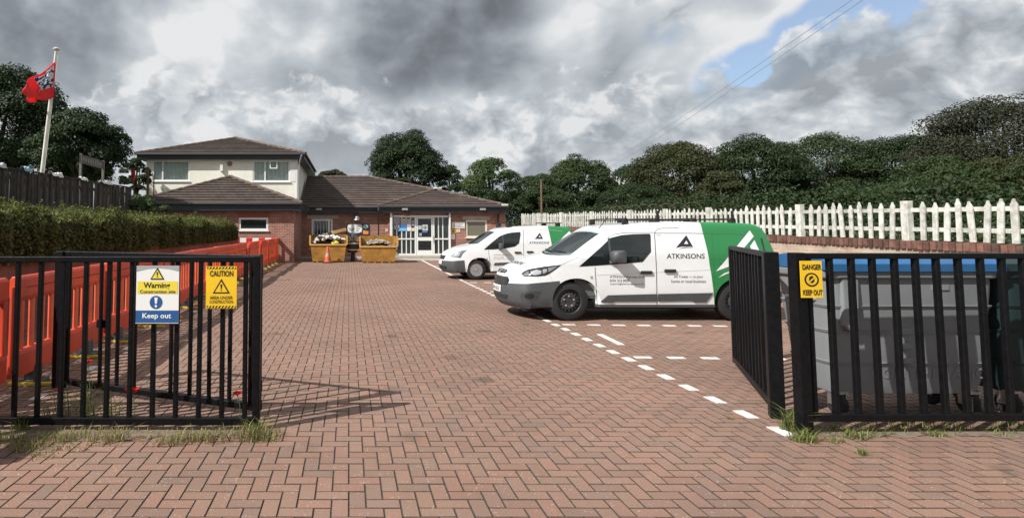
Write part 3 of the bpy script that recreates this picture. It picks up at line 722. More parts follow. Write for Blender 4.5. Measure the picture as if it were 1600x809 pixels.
MB().tube([(zx(674.9), DY - 0.06, zz_(366)), (zx(674.9), DY - 0.06, zz_(376))], 0.02, 8).build('handle', M_WHITE, door)
# posters inside the glass
def poster(px0, px1, py0, py1, col, Y=DY - 0.004, name='poster', parent=None):
    a = PY(px0, py1, Y); c = PY(px1, py0, Y)
    return box(name, (a.x, Y - 0.006, a.z), (c.x, Y, c.z), mat('print_%.2f_%.2f_%.2f' % col, col, 0.6, var=0.15, vscale=30), parent or scrn)
for p in ((615, 624.5, 339, 350, (.30, .30, .33)), (615.5, 624, 351.5, 358.5, (.35, .36, .40)), (626, 635.5, 341.5, 346, (.55, .42, .22)), (626, 635.5, 346.5, 350.5, (.38, .38, .45)), (626, 635, 351, 356, (.06, .16, .42)),
          (622.5, 635.5, 356.2, 360.8, (.16, .48, .75)), (636, 642, 342, 354, (.40, .38, .45)), (636, 642.5, 354.5, 360.8, (.72, .74, .72)), (643, 648, 356, 361, (.70, .62, .42)), (643.5, 648, 344, 353, (.28, .27, .30))): poster(*p)
b = poster(660, 668.5, 351, 360, (.50, .53, .46), DY - 0.002, 'notice', door)
bd = Board(b, PY(660, 351, DY - 0.0085), PY(668.5, 351, DY) - PY(660, 351, DY), PY(660, 360, DY) - PY(660, 351, DY), (0, -1, 0))
M_CROSS = mat('green_cross', (0.05, 0.16, 0.09), 0.6)
bd.rect('cross', .42, .15, .58, .85, M_CROSS); bd.rect('cross', .15, .42, .85, .58, M_CROSS, 0.0025)
poster(659.5, 668, 360.3, 363.3, (.08, .16, .40), DY - 0.002, 'notice', door); poster(653.5, 659, 352, 358.5, (.42, .45, .50), DY - 0.002, 'notice', door); poster(655, 659, 364, 368.5, (.30, .36, .38), DY - 0.002, 'notice', door)
# white pillars at the porch
for pa, pb in ((609.5, 613), (701.8, 704.2)):
    a = PY(pa, 370, YR - 0.1); c = PY(pb, 370, YR - 0.1)
    box('porch_pillar', (a.x, YR - 0.16, 0.0), (c.x, YR - 0.02, EZ - 0.3), M_WHITE, bld, bevel=0.01)

# eaves: fascia, soffit, gutter
M_GUT = mat('grey_gutter', (0.045, 0.045, 0.048), 0.5)
def eave(xa, xb, Y, wallY, z=EZ, h=0.34):
    box('fascia', (xa, Y, z - h), (xb, Y + 0.03, z - 0.02), M_FASCIA, bld)
    box('soffit', (xa + 0.002, Y + 0.03, z - h + 0.004), (xb - 0.002, wallY + 0.05, z - h + 0.03), M_FASCIA, bld)
    MB().tube([(xa - 0.03, Y - 0.06, z - 0.02), (xb + 0.03, Y - 0.06, z - 0.02)], 0.055, 8).build('gutter', M_GUT, bld, smooth=True)
hx3 = PY(797, 322, 28.8).x; hv = PY(592, 322, 28.8).x
eave(-10.0, wx1 + 0.35, YW - 0.28, YW)
eave(wx1 + 0.36, hv, 29.7, YL); eave(hv + 0.01, hx3 - 0.1, 29.02, YR)
box('fascia', (wx1 + 0.32, YW - 0.24, EZ - 0.34), (wx1 + 0.35, 29.65, EZ - 0.02), M_FASCIA, bld)
box('fascia', (hx3 - 0.13, 29.06, EZ - 0.34), (hx3 - 0.1, 37, EZ - 0.02), M_FASCIA, bld)
UE = 5.32
eave(ux0 - 0.4, ux1 + 0.42, YU - 0.28, YU, UE, 0.26)
box('fascia', (ux1 + 0.39, YU - 0.24, UE - 0.26), (ux1 + 0.42, 37.6, UE - 0.02), M_FASCIA, bld)
box('soffit', (ux1 - 0.05, YU - 0.0, UE - 0.255), (ux1 + 0.39, 37.6, UE - 0.23), M_FASCIA, bld)
box('fascia', (ux0 - 0.4, YU - 0.24, UE - 0.26), (ux0 - 0.37, 37.6, UE - 0.02), M_FASCIA, bld)
for px, Y in ((498.5, 29.69), (632.5, 29.01), (754, 29.01)):
    a = PY(px - 4.5, 328.5, Y); c = PY(px + 4.5, 325.5, Y); box('floodlight', (a.x, Y - 0.09, a.z), (c.x, Y - 0.001, c.z), mat('lamp_grey', (.35, .35, .33), 0.4), bld, bevel=0.01)
a = PY(473, 331, 29.69); box('floodlight', (a.x - .1, 29.6, a.z - .05), (a.x + .1, 29.69, a.z + .05), mat('lamp_dark', (.10, .10, .11), 0.4), bld)
for px, Y, zt_ in ((592, 28.92, EZ - .1), (781, 28.92, EZ - .1)):
    a = PY(px, 340, Y); MB().tube([(a.x, Y, zt_), (a.x, Y + .25, zt_ - .35), (a.x, Y + .33, zt_ - .5), (a.x, Y + .33, 0.1)], 0.035, 8).build('downpipe', M_FASCIA, bld, smooth=True)
a = PY(465, 300, YU - 0.2); MB().tube([(ux1 + .3, YU - .5, UE - .1), (ux1 + .16, YU - .12, UE - .5), (ux1 + .16, YU - .12, 3.0)], 0.04, 8).build('downpipe', mat('grey_pipe', (.25, .25, .25), .5), bld, smooth=True)

# roofs: every plane is a stack of tile courses
def clip(poly, key, lo, hi):
    def half(P, s, f):
        out = []
        for i in range(len(P)):
            a, b_ = P[i], P[(i+1) % len(P)]; fa, fb = f(a), f(b_)
            if fa >= 0: out.append(a)
            if fa*fb < 0: out.append(a.lerp(b_, fa/(fa - fb)))
        return out
    P = half(poly, 1, lambda p: key(p) - lo)
    return half(P, 1, lambda p: hi - key(p)) if P else P
def roof_plane(roof, poly, gauge=0.34):
    poly = [Vector(p) for p in poly]
    n = Vector((0, 0, 0))
    for i in range(1, len(poly)-1): n += (poly[i]-poly[0]).cross(poly[i+1]-poly[0])
    n.normalize()
    if n.z < 0: n = -n
    up = (Vector((0, 0, 1)) - n*n.z).normalized(); key = lambda p: p.dot(up)
    s0 = min(map(key, poly)); s1 = max(map(key, poly)); k = 0
    while s0 + k*gauge < s1 - 0.02:
        lo, hi = s0 + k*gauge, min(s0 + (k+1)*gauge, s1)
        P = clip(poly, key, lo, hi); k += 1
        if len(P) < 3: continue
        off = [n*(0.012 + 0.045*(1 - (key(p)-lo)/gauge)) for p in P]
        m = len(P); b = MB()
        b.add([p + o for p, o in zip(P, off)] + [p - n*0.03 for p in P], [tuple(range(m)), tuple(range(m, 2*m))[::-1]] + [(i, i+m, (i+1) % m + m, (i+1) % m) for i in range(m)])
        b.build('tile_course', M_TILE, roof)
def ridge(roof, a, b_, r=0.085):
    a = Vector(a); b_ = Vector(b_); n = max(2, int((b_-a).length/0.42)); rd = MB()
    for i in range(n):
        p = a.lerp(b_, i/n); q = a.lerp(b_, (i+0.97)/n); rd.tube([p + Vector((0, 0, 0.015)), q + Vector((0, 0, 0.03))], [r, r*1.08], 8)
    o = rd.build('ridge_tiles', M_RIDGE, roof); o['kind'] = 'stuff'
rf = link('wing_roof', None, bld)
e = EZ; A = (-10.0, YW - .33, e); B = (wx1 + .4, YW - .33, e); P = (-6.05, YU - .03, 4.16); 
A2 = (-10.0, YU - .03, e); B2 = (wx1 + .4, YU - .03, e)
roof_plane(rf, [A, B, P]); roof_plane(rf, [A, P, A2]); roof_plane(rf, [B, B2, P])
B3 = (wx1 + .4, 29.6, e)
ridge(rf, A, P); ridge(rf, B, P)
rf = link('upper_roof', None, bld)
x0, x1, y0, y1 = ux0 - .48, ux1 + .5, YU - .34, 37.7; xm = (x0 + x1)/2; yr = y0 + 3.9; zr = 6.72
roof_plane(rf, [(x0, y0, UE), (x1, y0, UE), (xm, yr, zr)]); roof_plane(rf, [(x1, y0, UE), (x1, y1, UE), (xm, y1 - 3.9, zr), (xm, yr, zr)]); roof_plane(rf, [(x0, y0, UE), (xm, yr, zr), (xm, y1 - 3.9, zr), (x0, y1, UE)])
ridge(rf, (x0, y0, UE), (xm, yr, zr)); ridge(rf, (x1, y0, UE), (xm, yr, zr)); ridge(rf, (xm, yr, zr), (xm, y1 - 3.9, zr))
rf = link('hall_roof', None, bld)
ex = wx1 + .4
Rg = PY(577, 277, 34.5); Rg = (Rg.x, 34.5, Rg.z); Rl = (ux1 + .1, 34.5, Rg[2])
Pk = PY(680, 297, 31.5); Pk = (Pk.x, 31.5, Pk.z); Q = (hv + .1, 29.65, e)
Al = (hv, 28.97, e); Ar = (hx3, 28.97, e)
roof_plane(rf, [(ux1 + .1, 29.65, e), Q, Pk, Rg, Rl]); roof_plane(rf, [Al, Ar, Pk]); roof_plane(rf, [Al, Pk, Q]); roof_plane(rf, [Ar, (hx3, 39, e), (Rg[0], 36, Rg[2]), Rg, Pk])
ridge(rf, Rl, Rg); ridge(rf, Rg, Pk); ridge(rf, Pk, Ar); ridge(rf, Al, Pk)
box('white_patch', (Pk[0] - .1, Pk[1] - .2, Pk[2] + .05), (Pk[0] + .35, Pk[1] - .05, Pk[2] + .13), mat('mortar_white', (.6, .58, .52), .8), rf, bevel=.02)
q = PY(791, 320, 28.95); box('white_patch', (q.x - .22, 28.92, e + .02), (q.x + .1, 29.12, e + .11), mat('mortar_white', (.6, .58, .52), .8), rf, bevel=.02)

# things on the wall
sb = thing('wall_sign', 'navy wall sign with white speech bubble above the gap between the skips', 'sign', tuple(PY(559, 367, YL)))
q = wpx(542, 576.5, 350, 367.5, YL); box('board', (q[0], YL - 0.04, q[2]), (q[1], YL - 0.005, q[3]), mat('navy_board', (.02, .025, .07), .5), sb)
bd = Board(sb, (q[0], YL - 0.04, q[3]), (q[1]-q[0], 0, 0), (0, 0, q[2]-q[3]), (0, -1, 0))
MW = mat('sign_white', (.78, .78, .76), .5); MK = mat('sign_black', (.015, .015, .018), .5)
bub = [(.03+.06*(1-math.cos(t)), .12+.3*(1-math.sin(t))) for t in (0, .5, 1.0, 1.57)]
bd.poly('speech_bubble', [(.02, .3), (.05, .08), (.2, .02), (.6, .02), (.68, .12), (.70, .4), (.66, .7), (.55, .78), (.33, .80), (.29, .97), (.24, .80), (.1, .74), (.04, .6)], MW)
bd.text('TEAP', .08, .36, .34, .62, MK, bold=.02); 
for k in range(3): bd.rect('line', .42, .18 + .19*k, .63 - .05*k, .25 + .19*k, mat('print_grey', (.12, .12, .13), .6), .003)
bd.disc('emblem', .84, .25, .12, .2, mat('teal_print', (.30, .55, .48), .5)); bd.rect('emblem', .73, .56, .97, .9, mat('orange_print', (.75, .28, .06), .5))
a = PY(558, 341, YL - .15)
wlm = thing('wall_lamp', 'grey domed wall lamp above the navy sign', 'lamp', tuple(a)); MB().lathe([(.03, .12), (.08, .11), (.17, -.02), (.19, -.10), (.16, -.10)], 16, 'z', Matrix.Translation(a)).build('shade', mat('lamp_metal', (.35, .38, .42), .35, .4), wlm, smooth=True); MB().tube([(a.x, YL + .01, a.z + .1), (a.x, YL - .15, a.z + .1)], .025, 6).build('bracket', M_FASCIA, wlm)
def wall_plate(name, label, cat, px0, px1, py0, py1, Y, col, deco=None):
    a = PY(px0, py1, Y); c = PY(px1, py0, Y); t = thing(name, label, cat, (a.x, Y, a.z))
    box('board', (a.x, Y - 0.025, a.z), (c.x, Y - 0.004, c.z), mat('plate_%.2f_%.2f_%.2f' % col, col, .5), t)
    bd = Board(t, (a.x, Y - .025, c.z), (c.x - a.x, 0, 0), (0, 0, a.z - c.z), (0, -1, 0))
    if deco: deco(bd)
MG = mat('print_grey', (.12, .12, .13), .6)
def d1(b):
    for k in range(4): b.rect('line', .08 + .04*(k % 2), .16 + .2*k, .92 - .1*(k % 3), .24 + .2*k, MG)
wall_plate('notice_board', 'white notice plate right of the entrance beside the cream window', 'sign', 706, 726, 347, 356.5, YR, (.72, .72, .70), d1)
def d2(b): b.poly('symbol', [(.5, .12), (.85, .6), (.15, .6)], MK); b.rect('line', .2, .72, .8, .85, MK)
wall_plate('warning_plate', 'small yellow warning plate under the white notice plate', 'sign', 704.8, 711.6, 358, 364.3, YR, (.80, .45, .03), d2)
wall_plate('paper_notice', 'white paper notice below the small yellow warning plate', 'notice', 704.8, 710.8, 365.3, 374, YR, (.74, .72, .72))
def d3(b): b.poly('emblem', [(.1, .2), (.5, .5), (.9, .2), (.7, .8), (.4, .9)], mat('orange_print', (.75, .28, .06), .5))
wall_plate('heart_plate', 'small pale plate with orange mark beside the yellow warning plate', 'sign', 713, 719, 358, 363, YR, (.70, .64, .55), d3)
wall_plate('red_plate', 'small pale red plate on the brick left of the porch pillar', 'sign', 602, 606.5, 357, 362, YL, (.72, .45, .40))
wall_plate('sensor_box', 'small white box on the brick of the low wing beside the hedge', 'box', 303, 308, 328.5, 333, YW - .02, (.7, .7, .66))
# ------------------------------------------------------------------ railings and gate leaves
def railing(name, label, cat, A, B, n, zb, zt, posts, bar=0.036, group=None, lean=0.0, first=0.5):
    A = Vector((*A, 0)); B = Vector((*B, 0)); d = B - A; L = d.length; yaw = math.atan2(d.y, d.x)
    t = thing(name, label, cat, tuple(A), group, yaw); W[t] = Vector((0, 0, 0))
    bm_ = MB().box((-bar/2, -bar/2, zb), (bar/2, bar/2, zt - 0.02)).mesh('bar', M_BLACK, bevel=0.005, seg=1)
    for i in range(n):
        o = link('bar', bm_, t, (L*(i + first)/n, random.uniform(-.002, .002), 0), (random.uniform(-.004, .004), random.uniform(-.005, .005), 0))
    MB().box((0.0, -0.026, zt - 0.045), (L, 0.026, zt)).build('top_rail', M_BLACK, t, bevel=0.006)
    MB().box((0.0, -0.030, zb - 0.028), (L, 0.030, zb + 0.028)).build('bottom_rail', M_BLACK, t, bevel=0.006)
    for (u, w, z0, z1) in posts:
        MB().box((u - w/2, -w/2, z0), (u + w/2, w/2, z1)).build('post', M_BLACK, t, bevel=0.008)
    return t
# left
YA = G(400, 672).y
lp = G(400, 672)
railing('railing', 'black steel railing carrying two construction site signs at the yard entrance', 'railing', (lp.x - 4.4, YA + 0.03), (lp.x, YA), 24, 0.075, 1.365, [(4.4, 0.058, -0.05, 1.37), (1.4, 0.05, -0.05, 1.36)])
hp = G(407, 650); fp = G(92, 606)
LL = (Vector((fp.x, fp.y)) - Vector((hp.x, hp.y))).length
railing('gate_leaf', 'black open gate leaf folded back behind the railing with site signs', 'gate', (hp.x, hp.y), (fp.x, fp.y), 11, 0.075, 1.36, [(0.03, 0.055, 0.04, 1.365), (LL, 0.10, 0.0, 1.36)], bar=0.032)
# right
rp = G(1257, 677)
railing('railing', 'black steel railing in front of the grey wheeled bin', 'railing', (rp.x, rp.y), (rp.x + 5.0, rp.y + 0.05), 29, 0.125, 1.395, [(0.0, 0.088, -0.05, 1.40), (4.4, 0.06, -0.05, 1.39)], bar=0.040)
h2 = G(1214, 652); f2 = G(1150, 572)
L2 = (Vector((f2.x, f2.y)) - Vector((h2.x, h2.y))).length
railing('gate_leaf', 'black open gate leaf swung in beside the grey wheeled bin', 'gate', (h2.x, h2.y), (f2.x, f2.y), 12, 0.085, 1.385, [(0.0, 0.105, 0.0, 1.39), (L2, 0.06, 0.04, 1.37)], bar=0.032)
# hinge and latch bits
for leaf in [o for o in C.objects if o.name.startswith('gate_leaf')]:
    for z in (.24, 1.20):
        MB().lathe([(.017, -.05), (.022, -.045), (.022, .045), (.017, .05)], 10, 'z', Matrix.Translation((.035, -.045, z))).build('hinge', M_BLACK, leaf, smooth=True)
        MB().box((.035, -.052, z - .018), (.12, -.03, z + .018)).build('hinge_strap', M_BLACK, leaf)
    MB().box((1.70, -.05, .62), (1.86, -.022, .70)).build('latch', M_BLACK, leaf, bevel=.006)

# signs tied to the railings
M_YEL = mat('sign_yellow', (.80, .50, .015), .45, var=.06); M_YEL2 = mat('sign_lemon', (.78, .62, .06), .45)
M_BLUE = mat('sign_blue', (.02, .09, .26), .45)
def sign_board(name, label, px0, px1, py0, py1, Y, m):
    a = PY(px0, py1, Y); c = PY(px1, py0, Y)
    t = thing(name, label, 'sign', (a.x, Y, a.z))
    box('panel', (a.x, Y - 0.004, a.z), (c.x, Y, c.z), m, t, bevel=0.001)
    return t, Board(t, (a.x, Y - 0.004, c.z), (c.x - a.x, 0, 0), (0, 0, a.z - c.z), (0, -1, 0))
def tri(bd, ca, top, bot, hw, k=0.0015, yel=M_YEL):
    h = bot - top
    bd.poly('warning_triangle', [(ca, top), (ca + hw, bot), (ca - hw, bot)], MK, k)
    bd.poly('triangle_field', [(ca, top + h*.2), (ca + hw*.74, bot - h*.09), (ca - hw*.74, bot - h*.09)], yel, k + .0012)
    bd.poly('exclamation_mark', [(ca - hw*.12, top + h*.38), (ca + hw*.12, top + h*.38), (ca + hw*.06, top + h*.68), (ca - hw*.06, top + h*.68)], MK, k + .0024)
    bd.disc('exclamation_dot', ca, top + h*.78, hw*.085, h*.05, MK, k + .0024, 12)
YS = YA - 0.045
t, bd = sign_board('warning_sign', 'white yellow and blue warning construction site keep out sign on railing', 212, 280.5, 415, 505, YS, MW)
bd.poly('grey_band', [(0, 0), (1, 0), (1, .10), (.75, .055), (.5, .04), (.25, .055), (0, .10)], mat('sign_grey', (.35, .36, .36), .5))
tri(bd, .49, .03, .24, .165, .0025, M_YEL2)
bd.rect('yellow_panel', .03, .27, .97, .485, M_YEL2); bd.text('Warning', .17, .29, .79, .415, MK, bold=.02); bd.text('Construction site', .09, .42, .92, .475, MK, bold=.012)
bd.disc('blue_disc', .47, .635, .15, .115, M_BLUE); bd.poly('exclamation_mark', [(.43, .55), (.51, .55), (.49, .66), (.45, .66)], MW, .003); bd.disc('exclamation_dot', .47, .70, .03, .022, MW, .003, 12)
bd.rect('blue_panel', .0, .775, 1, .985, M_BLUE); bd.text('Keep out', .16, .82, .83, .935, MW, bold=.02)
t, bd = sign_board('caution_sign', 'yellow caution area under construction sign with striped edges', 321.5, 370.5, 416, 482, YS, M_YEL)
bd.rect('top_band', .03, .01, .97, .06, MK); bd.rect('bottom_band', .03, .93, .97, .985, MK)
for k in range(9):
    a0 = .05 + k*.103
    bd.poly('stripe', [(a0 + .045, .01), (a0 + .09, .01), (a0 + .045, .06), (a0, .06)], M_YEL, .0028); bd.poly('stripe', [(a0 + .045, .93), (a0 + .09, .93), (a0 + .045, .985), (a0, .985)], M_YEL, .0028)
bd.text('CAUTION', .12, .10, .88, .235, MK, bold=.02); tri(bd, .5, .29, .64, .28); bd.text('AREA UNDER', .13, .70, .87, .775, MK, bold=.015); bd.text('CONSTRUCTION', .12, .80, .88, .87, MK, bold=.015)
t, bd = sign_board('danger_sign', 'yellow danger keep out sign beside the right gate post', 1251.5, 1283, 407.5, 465, rp.y - 0.055, M_YEL)
bd.text('DANGER', .10, .09, .96, .24, MK, bold=.025); bd.text('KEEP OUT', .08, .78, .96, .93, MK, bold=.025)
bd.disc('prohibition_ring', .5, .51, .33, .19, MK); bd.disc('ring_field', .5, .51, .25, .145, M_YEL, .0025)
bd.poly('hand_symbol', [(.36, .56), (.38, .44), (.5, .40), (.62, .44), (.62, .56), (.5, .61)], MK, .0035); bd.poly('slash', [(.30, .585), (.345, .61), (.70, .435), (.655, .41)], M_YEL, .0045)

# ------------------------------------------------------------------ orange barriers
M_OR = mat('orange_plastic', (.70, .068, .024), .48, var=.16, vscale=3, dirt=.4, dirtcol=(.32, .09, .06), obj_var=.10)
M_OR2 = mat('pale_orange_plastic', (.80, .13, .055), .5, var=.14, vscale=4, dirt=.3, dirtcol=(.35, .14, .10))
M_FOOT = mat('grey_rubber', (.09, .095, .095), .9, var=.25, vscale=12); M_YST = mat('yellow_foot_stripe', (.72, .50, .04), .6, var=.15, dirt=.3)
BL = 2.06
def make_barrier(white=False):
    t = thing('barrier', 'x', 'barrier')
    a = BL/2 - 0.03
    m1 = M_OR
    # frame boards with swept edges
    MB().prism([(-a, -.03, .88), (-a, .03, .88), (-a, .045, .92), (-a, .045, 1.09), (-a, .02, 1.12), (-a, -.02, 1.12), (-a, -.045, 1.09), (-a, -.045, .92)], (2*a, 0, 0)).build('top_board', m1, t, bevel=.01)
    MB().prism([(-a, -.045, .14), (-a, .045, .14), (-a, .045, .36), (-a, .03, .40), (-a, -.03, .40), (-a, -.045, .36)], (2*a, 0, 0)).build('bottom_board', m1, t, bevel=.01)
    for s in (-1, 1):
        MB().box((s*a - .055*(s > 0) - .0*(s < 0), -.038, .385), (s*a + .055*(s < 0), .038, .895)).build('end_post', m1, t, bevel=.01)
        MB().tube([(s*(a + .015), 0, .22), (s*(a + .015), 0, 1.02)], .018, 8).build('hinge_pin', m1, t)
        f = MB().prism([(s*.60 - .09, -.13, .0), (s*.60 + .09, -.13, .0), (s*.60 + .09, .13, .0), (s*.60 - .09, .13, .0)], (0, 0, .05)); f.box((s*.60 - .07, -.06, .05), (s*.60 + .07, .06, .20)); f.build('foot', M_FOOT, t, bevel=.012)
        MB().box((s*.60 - .118, -.27, .003), (s*.60 - .075, .20, .032)).build('foot_stripe', M_YST, t, bevel=.004)
    sm = MB().prism([(-.042, -.010, 0), (-.018, -.024, 0), (.018, -.024, 0), (.042, -.010, 0), (.042, .010, 0), (.018, .024, 0), (-.018, .024, 0), (-.042, .010, 0)], (0, 0, .50)).mesh('slat', M_OR2, bevel=.006, seg=1)
    for i in range(10): link('slat', sm, t, (-a + .14 + i*(2*a - .28)/9, 0, .39))
    for y in (-.0465, .0465): MB().box((-a*.85, min(y, y*1.03), 1.0), (a*.85, max(y, y*1.03), 1.008)).build('slot_line', mat('dark_slot', (.10, .03, .02), .8), t)
    return t
proto = make_barrier()
ords = ['nearest', 'second', 'third', 'fourth', 'fifth', 'sixth', 'seventh', 'eighth', 'ninth', 'tenth', 'farthest']
BX = -3.28
for i in range(11):
    o = proto if i == 0 else copy_tree(proto)
    y = 3.35 + i*2.10 + BL/2
    o.location = (BX + random.uniform(-.05, .05) + 0.006*i, y, 0); o.rotation_euler = (0, 0, R(90) + random.uniform(-.045, .045))
    tag(o, 'orange slatted plastic barrier, %s of the row from the camera along the low wall' % ords[i], 'barrier', 'orange barriers along the low wall')
M_RW = mat('red_plastic', (.55, .03, .03), .4, var=.1); 
def cross_barrier(x, y, label):
    t = thing('barrier', label, 'barrier', (x, y, 0), 'red and white barriers closing the row')
    t.location = (x, y, 0); W[t] = Vector((0, 0, 0)); a = .98
    for k in range(7):
        MB().box((-a + k*.28, -.03, .90), (-a + (k+1)*.28 - .002, .03, 1.12)).build('board_panel', MW if k % 2 else M_RW, t, bevel=.006)
    MB().box((-a, -.03, .14), (a, .03, .38)).build('bottom_board', M_RW, t, bevel=.01)
    sm = MB().box((-.03, -.025, .38), (.03, .025, .90)).mesh('slat', M_RW, bevel=.005)
    for i in range(9): link('slat', sm, t, (-a + .06 + i*(2*a - .12)/8, 0, 0))
    for s in (-1, 1): MB().box((s*.6 - .06, -.2, 0), (s*.6 + .06, .2, .14)).build('foot', M_FOOT, t, bevel=.01)
cross_barrier(-4.15, 25.05, 'red and white barrier across the end of the orange row against the wing wall')

# ------------------------------------------------------------------ left fence, flag, sign, clutter
M_BOARD = mat('dark_fence_board', (.045, .036, .030), .9, var=.35, vscale=8, bump=.4, bscale=50, obj_var=.3)
FXL = -7.0
zf_t = lambda y: 2.86; zf_b = lambda y: 1.85
wf = thing('board_fence', 'dark weathered lapped board fence on the bank above the hedge', 'fence', (FXL, 14, 0))
bmesh_ = MB().prism([(-.012, -.07, 0), (.012, -.07, 0), (.02, .07, 0), (-.004, .07, 0)], (0, 0, 1.0)).mesh('board', M_BOARD)
a0 = PX(1, 262, FXL); a1 = PX(198, 293, FXL)
zt_l = lambda y: a0.z + (a1.z - a0.z)*(y - a0.y)/(a1.y - a0.y)
y = 8.0
while y < a1.y + 0.3:
    o = link('board', bmesh_, wf, (random.uniform(-.006, .006), y - 14, 1.80), (random.uniform(-.02, .02), random.uniform(-.01, .01), random.uniform(-.04, .04) + .16)); o.scale = (1, .88, zt_l(y) - 1.80 + random.uniform(-.02, .012)); y += 0.132
yend = y
for fr in (2.05, 2.6): MB().box((FXL - .06, 8, fr), (FXL - .02, yend, fr + .08)).build('rail', M_BOARD, wf)
MB().bar((FXL, 8.0, zt_l(8.0) + .015), (FXL, yend, zt_l(yend) + .015), .07, .03).build('cap_rail', M_BOARD, wf)
# flagpole and flag
FPY = 14.2
pb = PY(65, 274, FPY); pt = PY(88, 79, FPY)
fpole = thing('flagpole', 'white flagpole leaning behind the dark board fence', 'flagpole', (pb.x, FPY, 2.0))
dirp = (pt - pb).normalized(); base = pb - dirp*((pb.z - 1.9)/dirp.z)
MB().tube([base, base.lerp(pt, .5), pt], [.050, .044, .035], 14).build('pole', mat('white_pole', (.62, .60, .54), .5, var=.15, vscale=4), fpole, smooth=True)
MB().lathe([(.03, 0), (.075, .01), (.08, .04), (.05, .07), (.01, .08)], 12, 'z', Matrix.Translation(pt)).build('finial', mat('finial_grey', (.5, .5, .48), .5), fpole, smooth=True)
MB().tube([base.lerp(pt, .2) + Vector((.07, -.02, 0)), base.lerp(pt, .97) + Vector((.07, -.02, 0))], .006, 5).build('halyard', M_WHITE, fpole)
def flag_mat():
    m = bpy.data.materials.new('red_flag'); m.use_nodes = True; nt = m.node_tree; N = nt.nodes; L = nt.links; b = N['Principled BSDF']; out = N['Material Output']
    uv = N.new('ShaderNodeAttribute'); uv.attribute_name = 'cloth'; sp = N.new('ShaderNodeSeparateXYZ'); L.new(uv.outputs['Vector'], sp.inputs[0])
    def step(s, e, up=True):
        n = N.new('ShaderNodeMath'); n.operation = 'GREATER_THAN' if up else 'LESS_THAN'; L.new(s, n.inputs[0]); n.inputs[1].default_value = e; return n.outputs[0]
    def mul(a, c):
        n = N.new('ShaderNodeMath'); n.operation = 'MULTIPLY'; L.new(a, n.inputs[0]); L.new(c, n.inputs[1]); return n.outputs[0]
    white = mul(mul(step(sp.outputs['X'], .05), step(sp.outputs['X'], .62, False)), mul(step(sp.outputs['Y'], .32), step(sp.outputs['Y'], .93, False)))
    v = N.new('ShaderNodeTexVoronoi'); L.new(uv.outputs['Vector'], v.inputs['Vector']); v.inputs['Scale'].default_value = 9; v.feature = 'DISTANCE_TO_EDGE'
    v2 = N.new('ShaderNodeTexNoise'); L.new(uv.outputs['Vector'], v2.inputs['Vector']); v2.inputs['Scale'].default_value = 11
    blue = step(v2.outputs['Fac'], .52)
    m1 = N.new('ShaderNodeMix'); m1.data_type = 'RGBA'; L.new(blue, m1.inputs['Factor']); m1.inputs['A'].default_value = (.72, .72, .75, 1); m1.inputs['B'].default_value = (.05, .06, .20, 1)
    m2 = N.new('ShaderNodeMix'); m2.data_type = 'RGBA'; L.new(white, m2.inputs['Factor']); m2.inputs['A'].default_value = (.85, .085, .095, 1); L.new(m1.outputs['Result'], m2.inputs['B'])
    L.new(m2.outputs['Result'], b.inputs['Base Color']); b.inputs['Roughness'].default_value = .8
    t = N.new('ShaderNodeBsdfTranslucent'); L.new(m2.outputs['Result'], t.inputs[0]); ms = N.new('ShaderNodeMixShader'); ms.inputs[0].default_value = .5
    L.new(b.outputs[0], ms.inputs[1]); L.new(t.outputs[0], ms.inputs[2]); L.new(ms.outputs[0], out.inputs[0]); return m
def make_flag():
    # gathered cloth hanging off the pole: top edge runs down from the pole head, the fly end blows to the left
    h_t = PY(87, 97, FPY - .06); h_b = PY(84.5, 153, FPY - .06); f_t = PY(36, 141, FPY - .4); f_b = PY(46, 159, FPY - .35); mid_t = PY(62, 113, FPY - .25); mid_b = PY(66, 157, FPY - .15)
    nu, nv = 26, 16; vs = []; uv = []
    for i in range(nu + 1):
        u = i/nu
        top = h_t*(1-u)**2 + mid_t*2*u*(1-u) + f_t*u*u; bot = h_b*(1-u)**2 + mid_b*2*u*(1-u) + f_b*u*u
        for j in range(nv + 1):
            v = j/nv; p = bot.lerp(top, v)
            fold = math.sin(u*9 + v*4.5)*.10*u**.5 + math.sin(u*17 - v*7)*.045*u + math.sin(v*9 + u*3)*.05*u**.4
            vs.append(p + Vector((math.sin(v*8 + u*5)*.025*u, fold, math.sin(u*11)*.02*(1-v)))); uv.append((u, v, 0))
    fs = [(i*(nv+1)+j, (i+1)*(nv+1)+j, (i+1)*(nv+1)+j+1, i*(nv+1)+j+1) for i in range(nu) for j in range(nv)]
    me = bpy.data.meshes.new('flag'); me.from_pydata(vs, [], fs); a = me.attributes.new('cloth', 'FLOAT_VECTOR', 'POINT'); a.data.foreach_set('vector', np.array(uv, dtype=np.float32).ravel())
    for p in me.polygons: p.use_smooth = True
    me.materials.append(flag_mat()); o = link('flag', me); md = o.modifiers.new('thick', 'SOLIDIFY'); md.thickness = .004
    tag(o, 'red flag with white and blue pattern flying from the white pole', 'flag')
make_flag()
